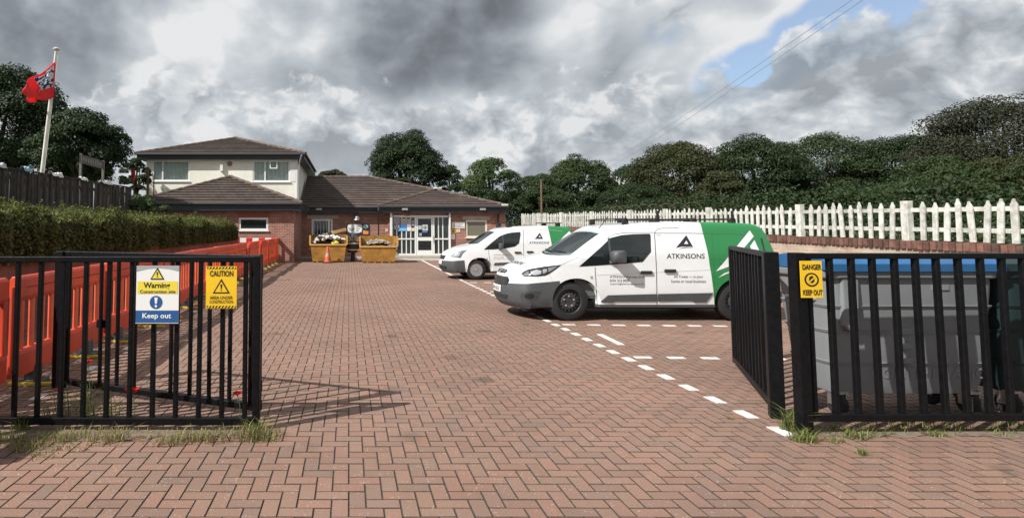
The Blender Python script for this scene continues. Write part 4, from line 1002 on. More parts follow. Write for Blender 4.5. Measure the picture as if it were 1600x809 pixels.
# name board on two posts
YB = 15.6
nb = thing('name_board', 'grey board on two posts standing behind the dark fence', 'sign', (PY(143, 285, YB).x, YB, 2))
M_GREYW = mat('grey_weathered_wood', (.13, .12, .11), .85, var=.25, vscale=9)
p0, p1 = PY(125.5, 241, YB), PY(162, 252, YB + .5)
for p, y in ((PY(126, 262, YB), YB), (PY(161, 268, YB + .5), YB + .5)): MB().box((p.x - .03, y - .03, 1.95), (p.x + .03, y + .03, (p0.z if y == YB else p1.z) + .02)).build('post', M_GREYW, nb)
MB().prism([p0 + Vector((0, -.05, 0)), p1 + Vector((0, -.05, 0)), p1 + Vector((0, -.05, -.24)), p0 + Vector((0, -.05, -.24))], (0, .03, 0)).build('board', M_GREYW, nb)
M_FADED = mat('faded_lettering', (.30, .29, .27), .8)
for k in range(9):
    q = p0.lerp(p1, .08 + k*.1) + Vector((0, -.054, -.06)); MB().bar(q, q + Vector((.012, 0, -.12)), .012, .03, (1, 0, 0)).build('worn_letter', M_FADED, nb)
# cloths and boards hanging over the fence top
for k, (pa, pb_, ya, yb, col, lb) in enumerate(((-12, 14, 259, 266, (.38, .39, .40), 'white sheet hung over the fence top at the left edge of the frame'), (12, 33, 262, 271, (.55, .56, .58), ''), (34, 49, 264, 271, (.22, .34, .42), 'light blue sheet hung over the fence top'),
        (50, 74, 265, 273, (.48, .48, .46), 'white sheet hung over the fence at the foot of the flagpole'), (78, 98, 268, 279, (.66, .66, .62), 'white folded board leaning on the fence right of the flagpole'), (100, 122, 275, 281, (.55, .50, .45), 'pale plank laid along the fence top before the grey board'), (123, 138, 277, 285, (.68, .66, .60), 'white pointed board on the fence top under the grey board'), (158, 178, 285, 289, (.60, .60, .58), 'white strip laid on the far end of the dark fence'))):
    if k in (1, 3, 5): continue
    a = PX(pa if pa > 0 else 1, ya + 3, FXL); b_ = PX(pb_, yb - 1, FXL); 
    if pa < 0: a = Vector((FXL, a.y - .35, a.z))
    n = 8; vs = []
    hh = .04 + .03*random.random(); b_ = a.lerp(b_, random.uniform(.55, .85))
    for i in range(n + 1):
        p = a.lerp(b_, i/n); z = zt_l(p.y) + .035
        w = random.uniform(-.02, .05)
        for (dx, dz) in ((.075, -hh*random.uniform(.55, 1)), (.06, -.01), (.03, .03 + w), (-.03, .035 + w), (-.065, -.02), (-.08, -hh)): vs.append((FXL + dx, p.y, z + dz))
    b2 = MB().add(vs, [(i*6+j, i*6+j+1, (i+1)*6+j+1, (i+1)*6+j) for i in range(n) for j in range(5)])
    o = b2.build('draped_sheet', mat('sheet_%d' % k, col, .8, var=.2, vscale=9, dirt=.3), smooth=True); tag(o, lb, 'sheet')
# rusty pole frame by the corner of the upper storey
fr = thing('pole_frame', 'rusty pole frame with a red rag at the left corner of the building', 'frame', tuple(PY(225, 300, 24)))
M_RUST = mat('rusty_pole', (.10, .05, .035), .8, var=.3)
for px, t_, b_ in ((231, 262, 312), (240, 273, 312), (209, 262, 312)): MB().tube([PY(px, b_, 24), PY(px + .5, t_, 24)], .045 if px == 231 else .025, 7).build('upright', M_RUST, fr)
MB().tube([PY(206, 264, 24), PY(233, 262, 24)], .03, 6).build('crossbar', M_RUST, fr)
rag = MB(); rag.add([PY(205, 265, 23.9), PY(211, 264, 23.85), PY(212, 279, 23.9), PY(208, 284, 23.8), PY(205, 278, 23.9)], [(0, 1, 2, 3, 4)]); o = rag.build('rag', mat('red_rag', (.35, .04, .04), .9), fr); md = o.modifiers.new('t', 'SOLIDIFY'); md.thickness = .01

# ------------------------------------------------------------------ skips, cone, planter
M_SKIP = mat('yellow_skip_paint', (.33, .155, .022), .55, var=.25, vscale=4, dirt=.8, dirtcol=(.14, .065, .03), bump=.15)
def skip(label, px0, px1, Y, pyt, pyb, pyr):
    a = PY(px0, pyt, Y); c = PY(px1, pyt, Y); zt = a.z; zr = PY(px0, pyr, Y).z; x0, x1 = a.x, c.x; i = .14; D = 1.35; t_ = .03
    i = .10; t = thing('skip', label, 'skip', ((x0+x1)/2, Y, 0))
    MB().prism([(x0+i, Y, .06), (x1-i, Y, .06), (x1, Y, zt), (x0, Y, zt)], (0, t_, 0)).build('front_panel', M_SKIP, t)
    MB().prism([(x0+i, Y+D, .06), (x1-i, Y+D, .06), (x1, Y+D, zr), (x0, Y+D, zr)], (0, -t_, 0)).build('back_panel', M_SKIP, t)
    for s, xb, xt in ((1, x0+i, x0), (-1, x1-i, x1)):
        MB().add([(xb, Y+t_, .06), (xb, Y+D-t_, .06), (xt, Y+D-t_, zr), (xt, Y+t_, zt + (zr-zt)*.92), (xb+s*t_, Y+t_, .06), (xb+s*t_, Y+D-t_, .06), (xt+s*t_, Y+D-t_, zr), (xt+s*t_, Y+t_, zt + (zr-zt)*.92)],
                 [(0, 1, 2, 3), (7, 6, 5, 4), (0, 3, 7, 4), (3, 2, 6, 7), (2, 1, 5, 6), (1, 0, 4, 5)]).build('side_panel', M_SKIP, t)
        MB().box((min(xt, xt-s*.05), Y-.03, zt), (max(xt, xt-s*.05)+.02, Y+.06, zt + (zr-zt)*.95)).build('corner_post', mat('skip_edge', (.55, .33, .10), .5, dirt=.3), t, bevel=.006)
        MB().tube([(xt - s*.12, Y+.45, zt*.72), (xt + s*.02, Y+.45, zt*.72)], .05, 10).build('lifting_lug', M_SKIP, t)
    MB().box((x0-.03, Y-.04, zt-.05), (x1+.03, Y-.002, zt+.02)).build('front_rim', mat('skip_edge', (.55, .33, .10), .5), t, bevel=.01)
    MB().box((x0+i, Y+.02, .03), (x1-i, Y+D-.02, .07)).build('floor', M_SKIP, t)
    for k in range(4): MB().box((x0+i+.18+k*.33, Y-.02, .0), (x0+i+.26+k*.33, Y+.10, .09)).build('skid', M_SKIP, t)
    return x0, x1, zt, zr
s1 = skip('yellow skip heaped with mixed rubbish behind the traffic cone', 485, 541, 25.7, 382, 409, 367)
s2 = skip('yellow skip half full of grey rubble nearer the entrance door', 563, 620, 25.3, 385, 412, 369)
def heap(name, label, x0, x1, y0, y1, zb, zh, cols, n, big, m_core):
    b = MB(); nx, ny = 14, 8; vs = []
    for i in range(nx+1):
        for j in range(ny+1):
            u, v = i/nx, j/ny; vs.append((x0+(x1-x0)*u, y0+(y1-y0)*v, zb + zh*(math.sin(math.pi*u)**.6)*(.4+.6*math.sin(math.pi*min(1, v+.15)))*random.uniform(.75, 1.1)))
    b.add(vs, [(i*(ny+1)+j, (i+1)*(ny+1)+j, (i+1)*(ny+1)+j+1, i*(ny+1)+j+1) for i in range(nx) for j in range(ny)])
    o = b.build(name, m_core); tag(o, label, 'rubbish', kind='stuff')
    ms = [mat('rubbish_%.2f_%.2f_%.2f' % c, c, .7, var=.3, vscale=12) for c in cols]
    for k, m in enumerate(ms):
        b = MB()
        for q in range(n):
            u, v = random.uniform(.06, .94), random.uniform(.02, .6)
            z = zb + zh*(math.sin(math.pi*u)**.6)*(.4+.6*math.sin(math.pi*min(1, v+.15)))
            M = Matrix.Translation((x0+(x1-x0)*u, y0+(y1-y0)*v, z)) @ Matrix.Rotation(random.uniform(0, 6), 4, 'Z') @ Matrix.Rotation(random.uniform(-1, 1), 4, 'X') @ Matrix.Rotation(random.uniform(-.7, .7), 4, 'Y')
            sx, sy, sz = big*random.uniform(.3, 1.2), big*random.uniform(.25, .7), big*random.uniform(.06, .35); b.box((-sx/2, -sy/2, -sz/2), (sx/2, sy/2, sz/2), M)
        p = b.build('debris', m, o, bevel=.012); p['kind'] = 'stuff'
heap('rubbish_heap', 'heap of white bags boards and scraps in the left skip', s1[0]+.04, s1[1]-.04, 25.76, 26.95, s1[2]-.08, .52, [(.78, .78, .76), (.70, .70, .68), (.62, .60, .55), (.04, .04, .045), (.10, .12, .10), (.45, .30, .15), (.75, .75, .73)], 12, .34, mat('heap_core', (.06, .055, .05), .9, var=.5))
heap('rubble_heap', 'grey rubble lying in the right skip', s2[0]+.04, s2[1]-.04, 25.36, 26.55, s2[2]-.12, .40, [(.30, .27, .24), (.22, .17, .14), (.40, .37, .33)], 30, .16, mat('rubble_core', (.24, .21, .18), .95, var=.5, vscale=14))
M_CARD = mat('cardboard', (.45, .28, .12), .8, var=.1)
a = PY(529, 361, 26.3); MB().box((-.33, -.2, -.07), (.33, .2, .07), Matrix.Translation(a) @ Matrix.Rotation(-.22, 4, 'Y') @ Matrix.Rotation(.3, 4, 'Z')).build('cardboard_box', M_CARD, bevel=.006); tag(bpy.data.objects['cardboard_box'], 'flattened cardboard box on top of the rubbish in the left skip', 'box')
a = PY(524, 379, 25.85); MB().lathe([(.02, -.10), (.17, -.07), (.2, .0), (.13, .08), (.04, .12)], 12, 'z', Matrix.Translation(a)).build('yellow_sack', mat('yellow_sack', (.65, .55, .08), .6, var=.2), smooth=True); tag(bpy.data.objects['yellow_sack'], 'small yellow sack at the front of the left skip', 'sack')
a = G(512, 410.5)
cn = thing('traffic_cone', 'orange traffic cone with white band in front of the left skip', 'cone', tuple(a)); T = Matrix.Translation(a)
M_CONE = mat('cone_orange', (.62, .10, .04), .5, var=.15, dirt=.3)
MB().box((a.x-.21, a.y-.21, 0), (a.x+.21, a.y+.21, .05)).build('base', mat('black_rubber', (.02, .02, .02), .8), cn, bevel=.015)
MB().lathe([(.155, .05), (.13, .16)], 20, 'z', T).build('body', M_CONE, cn, smooth=True)
MB().lathe([(.135, .16), (.112, .28)], 20, 'z', T).build('lower_body', M_CONE, cn, smooth=True)
MB().lathe([(.113, .28), (.083, .43)], 20, 'z', T).build('sleeve', mat('cone_sleeve', (.30, .29, .28), .5, var=.3), cn, smooth=True)
MB().lathe([(.083, .43), (.045, .70), (.035, .72)], 20, 'z', T).build('tip', M_CONE, cn, smooth=True)
a = G(553, 409)
pn = thing('planter', 'dark barrel planter with white hoops between the two skips', 'planter', tuple(a)); T = Matrix.Translation(a + Vector((-.05, .3, 0)))
M_PL = mat('planter_dark', (.03, .035, .035), .6, var=.2)
MB().lathe([(.10, 0), (.08, .35), (.09, .42)], 14, 'z', T).build('stand', M_PL, pn, smooth=True)
MB().lathe([(.20, .42), (.29, .55), (.31, .75), (.30, .93), (.27, .93), (.26, .88)], 20, 'z', T).build('barrel', M_PL, pn, smooth=True)
for z in (.55, .85): MB().lathe([(.297 if z < .7 else .312, z-.025), (.308 if z < .7 else .318, z), (.305 if z < .7 else .314, z+.025)], 20, 'z', T).build('hoop', M_WHITE, pn, smooth=True)

# ------------------------------------------------------------------ wheeled bins behind the right railing
M_BIN = mat('grey_bin_plastic', (.19, .20, .21), .5, var=.08, vscale=4, dirt=.35, dirtcol=(.20, .19, .18)); M_LID = mat('blue_lid', (.022, .105, .25), .5, var=.12, dirt=.3)
M_BIN2 = mat('dark_green_bin', (.012, .028, .030), .45, var=.1); M_METAL = mat('zinc', (.55, .55, .55), .35, .9, var=.1); M_TYRE = mat('tyre_rubber', (.016, .016, .017), .8, var=.15)
def bin_(label, x0, x1, y0, y1, m, lidm, text=True):
    t = thing('wheeled_bin', label, 'bin', ((x0+x1)/2, (y0+y1)/2, 0)); zb, zt = .20, 1.24; i = .06
    rings = [(zb, .085), (.30, .06), (.62, .035), (.90, .012), (1.10, 0.0), (zt, 0.0)]; vs = []
    def ring(z, ins, r=.09):
        P = []
        for cx, cy, a0 in ((x1-ins-r, y1-ins-r, 0), (x0+ins+r, y1-ins-r, 90), (x0+ins+r, y0+ins+r, 180), (x1-ins-r, y0+ins+r, 270)):
            for k in range(6): a = R(a0 + 18*k); P.append((cx+r*math.cos(a), cy+r*math.sin(a), z))
        return P
    b = MB(); n = 24
    for z, ins in rings: vs += ring(z, ins)
    b.add(vs, [(q*n+k, q*n+(k+1) % n, (q+1)*n+(k+1) % n, (q+1)*n+k) for q in range(len(rings)-1) for k in range(n)] + [tuple(range(n))[::-1], tuple((len(rings)-1)*n+k for k in range(n))])
    b.build('body', m, t, smooth=True)
    b = MB(); b.add(ring(1.17, -.03, .10) + ring(1.235, -.035, .10), [(k, (k+1) % n, n+(k+1) % n, n+k) for k in range(n)] + [tuple(range(n))[::-1], tuple(range(n, 2*n))]); b.build('rim', m, t, bevel=.012)
    for z, ins in ((.45, .048), (.72, .026), (.93, .01)):
        b = MB(); b.add(ring(z-.012, ins-.004) + ring(z+.012, ins-.014) + ring(z+.016, ins+.004), [(q*n+k, q*n+(k+1) % n, (q+1)*n+(k+1) % n, (q+1)*n+k) for q in range(2) for k in range(n)]); b.build('rib', m, t, smooth=True)
    # curved lid
    b = MB(); nu = 10; vs = []
    for k in range(nu+1):
        a = math.pi*k/nu; yy = (y0+y1)/2 - math.cos(a)*((y1-y0)/2 + .035); zz = 1.24 + math.sin(a)**.7*.13
        vs += [(x0-.035, yy, zz), (x1+.035, yy, zz)]
    b.add(vs, [(2*k, 2*k+1, 2*k+3, 2*k+2) for k in range(nu)] + [tuple(2*k for k in range(nu+1)), tuple(2*k+1 for k in range(nu+1))[::-1]]); b.build('lid', lidm, t, smooth=True)
    box('lid_edge', (x0-.045, y0-.05, 1.225), (x1+.045, y0-.028, 1.30), lidm, t, bevel=.008)
    for s, x in ((-1, x0), (1, x1)):
        MB().tube([(x + s*-.02, (y0+y1)/2, 1.10), (x + s*.030, (y0+y1)/2, 1.10)], .03, 10).build('trunnion', M_METAL, t)
        MB().tube([(x - s*.02, y0+.15, .98), (x + s*.028, y0+.17, .98), (x + s*.028, y1-.17, .98), (x - s*.02, y1-.15, .98)], .012, 8).build('side_handle', M_METAL, t)
    for x in (x0+.14, x1-.14):
        for y in (y0+.14, y1-.14):
            w = MB().lathe([(.03, -.028), (.085, -.026), (.10, -.012), (.10, .012), (.085, .026), (.03, .028)], 16, 'x', Matrix.Translation((x, y, .10))).build('wheel', M_TYRE, t, smooth=True)
            b = MB(); b.box((x-.042, y-.05, .09), (x-.034, y+.05, .22)); b.box((x+.034, y-.05, .09), (x+.042, y+.05, .22)); b.box((x-.05, y-.06, .19), (x+.05, y+.06, .212)); b.build('castor_fork', M_METAL, w)
    if text:
        # pocket on the front corner and raised maker's lettering
        b = MB().prism([(x0+.09, y0-.02, 1.18), (x0+.24, y0-.02, 1.18), (x0+.22, y0-.03, .76), (x0+.16, y0-.03, .72), (x0+.09, y0-.025, .78)], (0, .06, 0)); b.build('lift_pocket', m, t, bevel=.015)
        for k in range(3): box('moulded_rib', (x0+.60, y0+.005, .70-.12*k), (x0+.68, y0+.05, .75-.12*k), m, t, bevel=.008)
        y_at = lambda z: y0 + .060 - (z-.30)*.078 - .004
        v, f, _ = text2d('CONTIMENATIO', .02)
        MB().add([(x0+.36+.98*p, y_at(.33+.09*q), .33+.09*q) for p, q in v], f).build('raised_lettering', mat('raised_grey', (.20, .21, .22), .5), t)
        box('label_plate', (x0+.86, y0-.006, 1.075), (x0+1.0, y0+.003, 1.12), mat('raised_grey', (.20, .21, .22), .5), t)
BY = 4.74
b0 = max(PY(1284, 520, BY).x, 4.035); b1 = PY(1562, 520, BY).x
bin_('grey wheeled bin with blue lid behind the right railing', b0, b1, BY, BY + .60, M_BIN, M_LID)
bin_('dark green wheeled bin at the right edge beside the grey bin', b1 + .08, b1 + 1.6, BY + .02, BY + .66, M_BIN2, M_BIN2, False)
# ------------------------------------------------------------------ vans
M_VAN = mat('white_van_paint', (.76, .775, .78), .30, var=.03, vscale=3, coat=.6, dirt=.10, dirtcol=(.45, .42, .38))
M_GREEN = mat('green_wrap', (.018, .20, .055), .32, coat=.5); M_PLAST = mat('grey_plastic_trim', (.065, .069, .074), .55, var=.1, vscale=20)
M_SEAM = mat('panel_gap', (.06, .06, .06), .8); M_VGLASS = glass_mat('van_glass', (.012, .016, .017), .02); M_LOGO = mat('logo_black', (.02, .02, .022), .5)
M_LAMP = mat('headlamp_lens', (.62, .64, .65), .12, .6, coat=1.0); M_LAMPD = mat('headlamp_dark', (.03, .03, .035), .15); M_CHROME = mat('chrome', (.7, .7, .7), .12, 1.0); M_STEEL = mat('black_steel_wheel', (.045, .045, .047), .4, .2)
M_SILV = mat('silver_wheel_cover', (.50, .50, .50), .35, .7); M_PLATE = mat('number_plate_white', (.75, .75, .73), .4); M_RACK = mat('black_rack', (.02, .02, .02), .5); M_UNDER = mat('underbody', (.012, .012, .012), .9)
M_WS = clear_glass('windscreen_glass', (.72, .84, .81), .07)

def spline(pts, n=6):
    out = []; P = [Vector((a, b)) for a, b in pts]
    for i in range(len(P)-1):
        p0, p1, p2, p3 = P[max(i-1, 0)], P[i], P[i+1], P[min(i+2, len(P)-1)]
        for k in range(n):
            t = k/n; out.append(.5*((2*p1) + (p2-p0)*t + (2*p0-5*p1+4*p2-p3)*t*t + (3*p1-p0-3*p2+p3)*t**3))
    out.append(P[-1]); return out
def sm(x, a, b): t = min(1, max(0, (x-a)/(b-a))); return t*t*(3-2*t)

class Van:
    def __init__(s, label, X0, Yn, hw, top, wheels, wr, ar, L, sill=.24, bow=.30, belt=1.0, roofz=1.66, tumble=.13, screen=None):
        s.X0, s.Yn, s.hw, s.L = X0, Yn, hw, L; s.Yc = Yn + hw
        s.t = thing('van', label, 'van', (X0 + L/2, s.Yc, 0), 'white and green company vans parked in the bays')
        s.bow, s.belt, s.roofz, s.tumble = bow, belt, roofz, tumble
        # silhouette: over the top front to back, then along the sill with two arches
        S = spline(top, 6); sil = [(p.x, p.y, 1.0) for p in S]
        bot = []
        for cx in sorted(wheels, reverse=True):
            h0 = math.acos(min(1, max(-1, (sill - wr)/ar))); 
            a_end = math.asin((sill - wr)/ar)
            for k in range(27):
                a = a_end + (math.pi - 2*a_end)*k/26; bot.append((cx + ar*math.cos(a), wr + ar*math.sin(a), 0.0))
        sil += bot; s.sil = sil
        r = .075; n = len(sil)
        # inward normals
        nrm = []
        for i in range(n):
            a = sil[i-1]; b = sil[(i+1) % n]; d = Vector((b[0]-a[0], b[1]-a[1])); d = d.normalized() if d.length > 1e-6 else Vector((1, 0)); nrm.append(Vector((d.y, -d.x)))
        vv = [1, .985, .955, .91, .86, .78, .64, .42, .2, 0]; vv = [-v for v in vv] + vv[-2::-1]
        bm = bmesh.new(); grid = []
        for v in vv:
            q = max(0, (abs(v)*hw - (hw - r))/r); d = r*(1 - math.sqrt(max(0, 1-q*q))); row = []
            for i, (x, z, w) in enumerate(sil):
                p = Vector((x, z)) + nrm[i]*d*w; row.append(bm.verts.new((p.x, v*hw, p.y)))
            grid.append(row)
        for j in range(len(vv)-1):
            for i in range(n):
                k = (i+1) % n; bm.faces.new((grid[j][i], grid[j][k], grid[j+1][k], grid[j+1][i]))
        bm.faces.new(grid[0][::-1]); bm.faces.new(grid[-1])
        zmax = max(p[1] for p in sil)
        z = .3
        while z < zmax - .08:
            bmesh.ops.bisect_plane(bm, geom=bm.verts[:]+bm.edges[:]+bm.faces[:], plane_co=(0, 0, z), plane_no=(0, 0, 1)); z += .11
        for x in (.25, .5, .8, 1.1, 1.5, 2.0, 2.6, 3.2, 3.7):
            bmesh.ops.bisect_plane(bm, geom=bm.verts[:]+bm.edges[:]+bm.faces[:], plane_co=(x, 0, 0), plane_no=(1, 0, 0))
        bmesh.ops.recalc_face_normals(bm, faces=bm.faces)
        for v in bm.verts: v.co = s.deform(v.co)
        for f in bm.faces: f.smooth = True
        for e in bm.edges:
            if len(e.link_faces) == 2 and e.calc_face_angle(0) > R(38): e.smooth = False
        s.bm = bm
        s.bvh = BVHTree.FromBMesh(bm)
        if screen: s.open_screen(screen)
        me = bpy.data.meshes.new('body'); bm.faces.ensure_lookup_table()
        for f in bm.faces:
            c = f.calc_center_median()
            if any((c.x - wx)**2 + (c.z - wr)**2 < (ar*1.05)**2 for wx in wheels) and abs(f.normal.y) < .5 or f.normal.z < -.75: f.material_index = 1
        bm.to_mesh(me); me.materials.append(M_VAN); me.materials.append(M_UNDER)
        s.off = Vector((X0 - W[s.t].x, 0, 0))
        me.transform(Matrix.Translation(s.off)); s.body = link('body', me, s.t)
    def open_screen(s, poly):
        bm = s.bm; n = len(poly); c = Vector((sum(p[0] for p in poly)/n, sum(p[1] for p in poly)/n))
        poly = [(c.x + (a - c.x)*.965, c.y + (b - c.y)*.93) for a, b in poly]
        def front(): return [f for f in bm.faces if .6 < f.calc_center_median().x < 2.3 and f.normal.x < -.15 and f.calc_center_median().z > .95]
        bm.normal_update()
        for i in range(n):
            a, b = poly[i], poly[(i+1) % n]; e = Vector((b[0]-a[0], b[1]-a[1])); no = Vector((0, e.y, -e.x))
            fs = front(); g = list({v for f in fs for v in f.verts}) + list({q for f in fs for q in f.edges}) + fs
            bmesh.ops.bisect_plane(bm, geom=g, plane_co=(0, a[0], a[1]), plane_no=no)
            bm.normal_update()
        def inside(y, z):
            r = False
            for i in range(n):
                (y0, z0), (y1, z1) = poly[i], poly[i-1]
                if (z0 > z) != (z1 > z) and y < (y1-y0)*(z-z0)/(z1-z0) + y0: r = not r
            return r
        dead = [f for f in front() if inside(f.calc_center_median().y, f.calc_center_median().z)]
        bmesh.ops.delete(bm, geom=dead, context='FACES')
    def deform(s, c):      # plan bow of the nose and screen, tumblehome, tuck under, flank crease
        x, y, z = c; v = y/s.hw
        x2 = x + s.bow*abs(v)**2.2*(1 - sm(x, .0, 1.0)) + .13*v*v*sm(x, .55, 1.1)*(1 - sm(x, 1.5, 2.3)) - .05*v*v*sm(x, s.L-.6, s.L)
        k = 1 - s.tumble*sm(z, s.belt - .05, s.roofz + .12)**1.15 - .035*(1 - sm(z, .2, .55)) - .012*sm(z, .80, .95)*(1 - sm(z, 1.0, 1.12))
        k -= .05*(1 - sm(x, 0, .9))
        return Vector((x2, y*k, z))
    def region(s, name, m, cuts, off, parent=None, smooth=True):      # a shell of part of the body, pushed out by off
        bm = s.bm.copy()
        for co, no in cuts: bmesh.ops.bisect_plane(bm, geom=bm.verts[:]+bm.edges[:]+bm.faces[:], plane_co=co, plane_no=no, clear_outer=True)
        bm.normal_update()
        for v in bm.verts: v.co = v.co + v.normal*off
        me = bpy.data.meshes.new(name); bm.to_mesh(me); bm.free(); me.materials.append(m); me.transform(Matrix.Translation(s.off))
        return link(name, me, parent or s.t)
    def hit(s, px, py):
        d = ray(px, py).normalized(); o = ORG - Vector((s.X0, s.Yc, 0))
        h = s.bvh.ray_cast(o, d)
        return (h[0], h[1]) if h[0] is not None else None
    def hit_side(s, px, py):
        h = s.hit(px, py)
        if h: return h
        p = PY(px, py, s.Yn) - Vector((s.X0, s.Yc, 0)); h = s.bvh.ray_cast(Vector((p.x, -5, p.z)), Vector((0, 1, 0)))
        return (h[0], h[1]) if h[0] is not None else None
    def patch(s, name, poly, m, off=.004, parent=None, grid=5.0, mirror=True, faces=None, thick=0.0):
        # a sheet of trim that follows the body surface; outline given where the photo shows it on the flank
        bm = bmesh.new(); vs = [bm.verts.new((a, b, 0)) for a, b in poly]
        if faces is None: bm.faces.new(vs)
        else:
            for f in faces:
                try: bm.faces.new([vs[i] for i in f])
                except ValueError: pass
        xs = [p[0] for p in poly]; ys = [p[1] for p in poly]
        if grid:
            for ax, lo, hi in ((0, min(xs), max(xs)), (1, min(ys), max(ys))):
                q = lo + grid
                while q < hi - .2:
                    co = (q, 0, 0) if ax == 0 else (0, q, 0); no = (1, 0, 0) if ax == 0 else (0, 1, 0)
                    bmesh.ops.bisect_plane(bm, geom=bm.verts[:]+bm.edges[:]+bm.faces[:], plane_co=co, plane_no=no); q += grid
        dead = []
        for v in bm.verts:
            h = s.hit_side(v.co.x, v.co.y)
            if h is None: dead.append(v); continue
            v.co = h[0] + h[1]*off
        if dead: bmesh.ops.delete(bm, geom=dead, context='VERTS')
        for f in bm.faces: f.smooth = True
        if thick:
            bm.normal_update()
            g = bmesh.ops.solidify(bm, geom=bm.faces[:], thickness=thick)
        me = bpy.data.meshes.new(name); bm.to_mesh(me); me.materials.append(m); me.transform(Matrix.Translation(s.off))
        o = link(name, me, parent or s.t)
        if mirror:
            for v in bm.verts: v.co.y = -v.co.y
            bmesh.ops.reverse_faces(bm, faces=bm.faces)
            me2 = bpy.data.meshes.new(name); bm.to_mesh(me2); me2.materials.append(m); me2.transform(Matrix.Translation(s.off)); link(name, me2, parent or s.t)
        bm.free(); return o
    def text(s, txt, x0, y0, x1, y1, m=None, bold=0.0, off=.0025):
        v, f, _ = text2d(txt, bold)
        return s.patch('lettering', [(x0+(x1-x0)*a, y1+(y0-y1)*b) for a, b in v], m or M_LOGO, off, grid=0, mirror=False, faces=f)
    def line(s, pts, w=.7, m=None, off=.0035, name='seam_or_crease_line'):
        P = [Vector(p) for p in pts]; poly = []
        L_, R_ = [], []
        for i, p in enumerate(P):
            d = (P[min(i+1, len(P)-1)] - P[max(i-1, 0)]).normalized(); nn = Vector((-d.y, d.x))*w/2; L_.append(p+nn); R_.append(p-nn)
        return s.patch(name, [tuple(q) for q in L_ + R_[::-1]], m or M_SEAM, off, grid=6, mirror=True)
    def front(s, name, poly, m, off=.006, parent=None, g=.06):      # trim on the nose, outline in (y, z), seen from ahead
        bm = bmesh.new(); bm.faces.new([bm.verts.new((a, b, 0)) for a, b in poly])
        for ax in (0, 1):
            lo = min(p[ax] for p in poly); hi = max(p[ax] for p in poly); q = lo + g
            while q < hi - .005:
                bmesh.ops.bisect_plane(bm, geom=bm.verts[:]+bm.edges[:]+bm.faces[:], plane_co=(q, 0, 0) if ax == 0 else (0, q, 0), plane_no=(1, 0, 0) if ax == 0 else (0, 1, 0)); q += g
        dead = []
        for v in bm.verts:
            h = s.bvh.ray_cast(Vector((-4, v.co.x, v.co.y)), Vector((1, 0, 0)))
            if h[0] is None: dead.append(v)
            else: v.co = h[0] + h[1]*off
        if dead: bmesh.ops.delete(bm, geom=dead, context='VERTS')
        for f in bm.faces: f.smooth = True
        me = bpy.data.meshes.new(name); bm.to_mesh(me); bm.free(); me.materials.append(m); me.transform(Matrix.Translation(s.off))
        return link(name, me, parent or s.t)
    def add(s, mb, name, m, parent=None, **kw):      # mb in body coordinates
        me = mb.mesh(name, m, -s.off, **kw); return link(name, me, parent or s.t)
    def wheel(s, x, side, r, w=.20, cover=False):
        y0 = side*(s.hw - .03 - w/2) ; T = Matrix.Translation((x, y0, r)); q = side
        prof = [(r*.62, -w/2), (r*.86, -w/2), (r*.97, -w*.40), (r, -w*.28), (r, w*.28), (r*.97, w*.40), (r*.86, w/2), (r*.62, w/2)]
        wl = s.add(MB().lathe(prof + [prof[0]], 36, 'y', T, cap=False), 'wheel', M_TYRE, smooth=True)
        rim = M_SILV if cover else M_STEEL
        yo = y0 + q*w*.40
        if not cover:
            # pressed steel rim with a ring of holes
            b = MB().lathe([(r*.60, -.02), (r*.66, .012), (r*.63, .014), (r*.60, -.005)], 32, 'y', Matrix.Translation((x, yo, r)) @ Matrix.Diagonal((1, q, 1, 1)), cap=False); s.add(b, 'rim_lip', rim, wl, smooth=True)
            b = MB(); n = 16; vs = []
            for k in range(n*4):
                a = 2*math.pi*k/(n*4)
                for rr, yy in ((.60, -.03), (.50, -.012), (.42, -.012), (.34, .002), (.20, -.012), (.02, -.010)): vs.append((x + r*rr*math.cos(a), yo + q*yy, r + r*rr*math.sin(a)))
            m_ = n*4
            for k in range(m_):
                kk = (k+1) % m_
                for j in range(5):
                    if j == 1 and k % 4 in (1, 2): continue
                    b.add([vs[k*6+j], vs[kk*6+j], vs[kk*6+j+1], vs[k*6+j+1]], [(0, 1, 2, 3)])
            s.add(b, 'rim', rim, wl, smooth=True)
            s.add(MB().lathe([(r*.58, -.07), (r*.58, -.06)], 24, 'y', Matrix.Translation((x, yo, r)) @ Matrix.Diagonal((1, q, 1, 1))), 'brake_drum', M_UNDER, wl)
            for k in range(5):
                a = 2*math.pi*k/5 + .3; s.add(MB().lathe([(.016, -.012), (.016, .008), (.008, .012)], 6, 'y', Matrix.Translation((x + r*.26*math.cos(a), yo, r + r*.26*math.sin(a))) @ Matrix.Diagonal((1, q, 1, 1))), 'wheel_nut', M_METAL, wl)
        else:
            s.add(MB().lathe([(r*.62, -.01), (r*.66, .008), (r*.62, .012), (r*.55, .0), (r*.55, -.02)], 32, 'y', Matrix.Translation((x, yo, r)) @ Matrix.Diagonal((1, q, 1, 1)), cap=False), 'rim_lip', rim, wl, smooth=True)
            s.add(MB().lathe([(r*.60, -.03), (r*.60, -.02)], 24, 'y', Matrix.Translation((x, yo, r)) @ Matrix.Diagonal((1, q, 1, 1))), 'brake_drum', M_UNDER, wl)
            s.add(MB().lathe([(r*.20, -.005), (r*.16, .014), (.01, .016)], 20, 'y', Matrix.Translation((x, yo, r)) @ Matrix.Diagonal((1, q, 1, 1))), 'hub_cap', rim, wl, smooth=True)
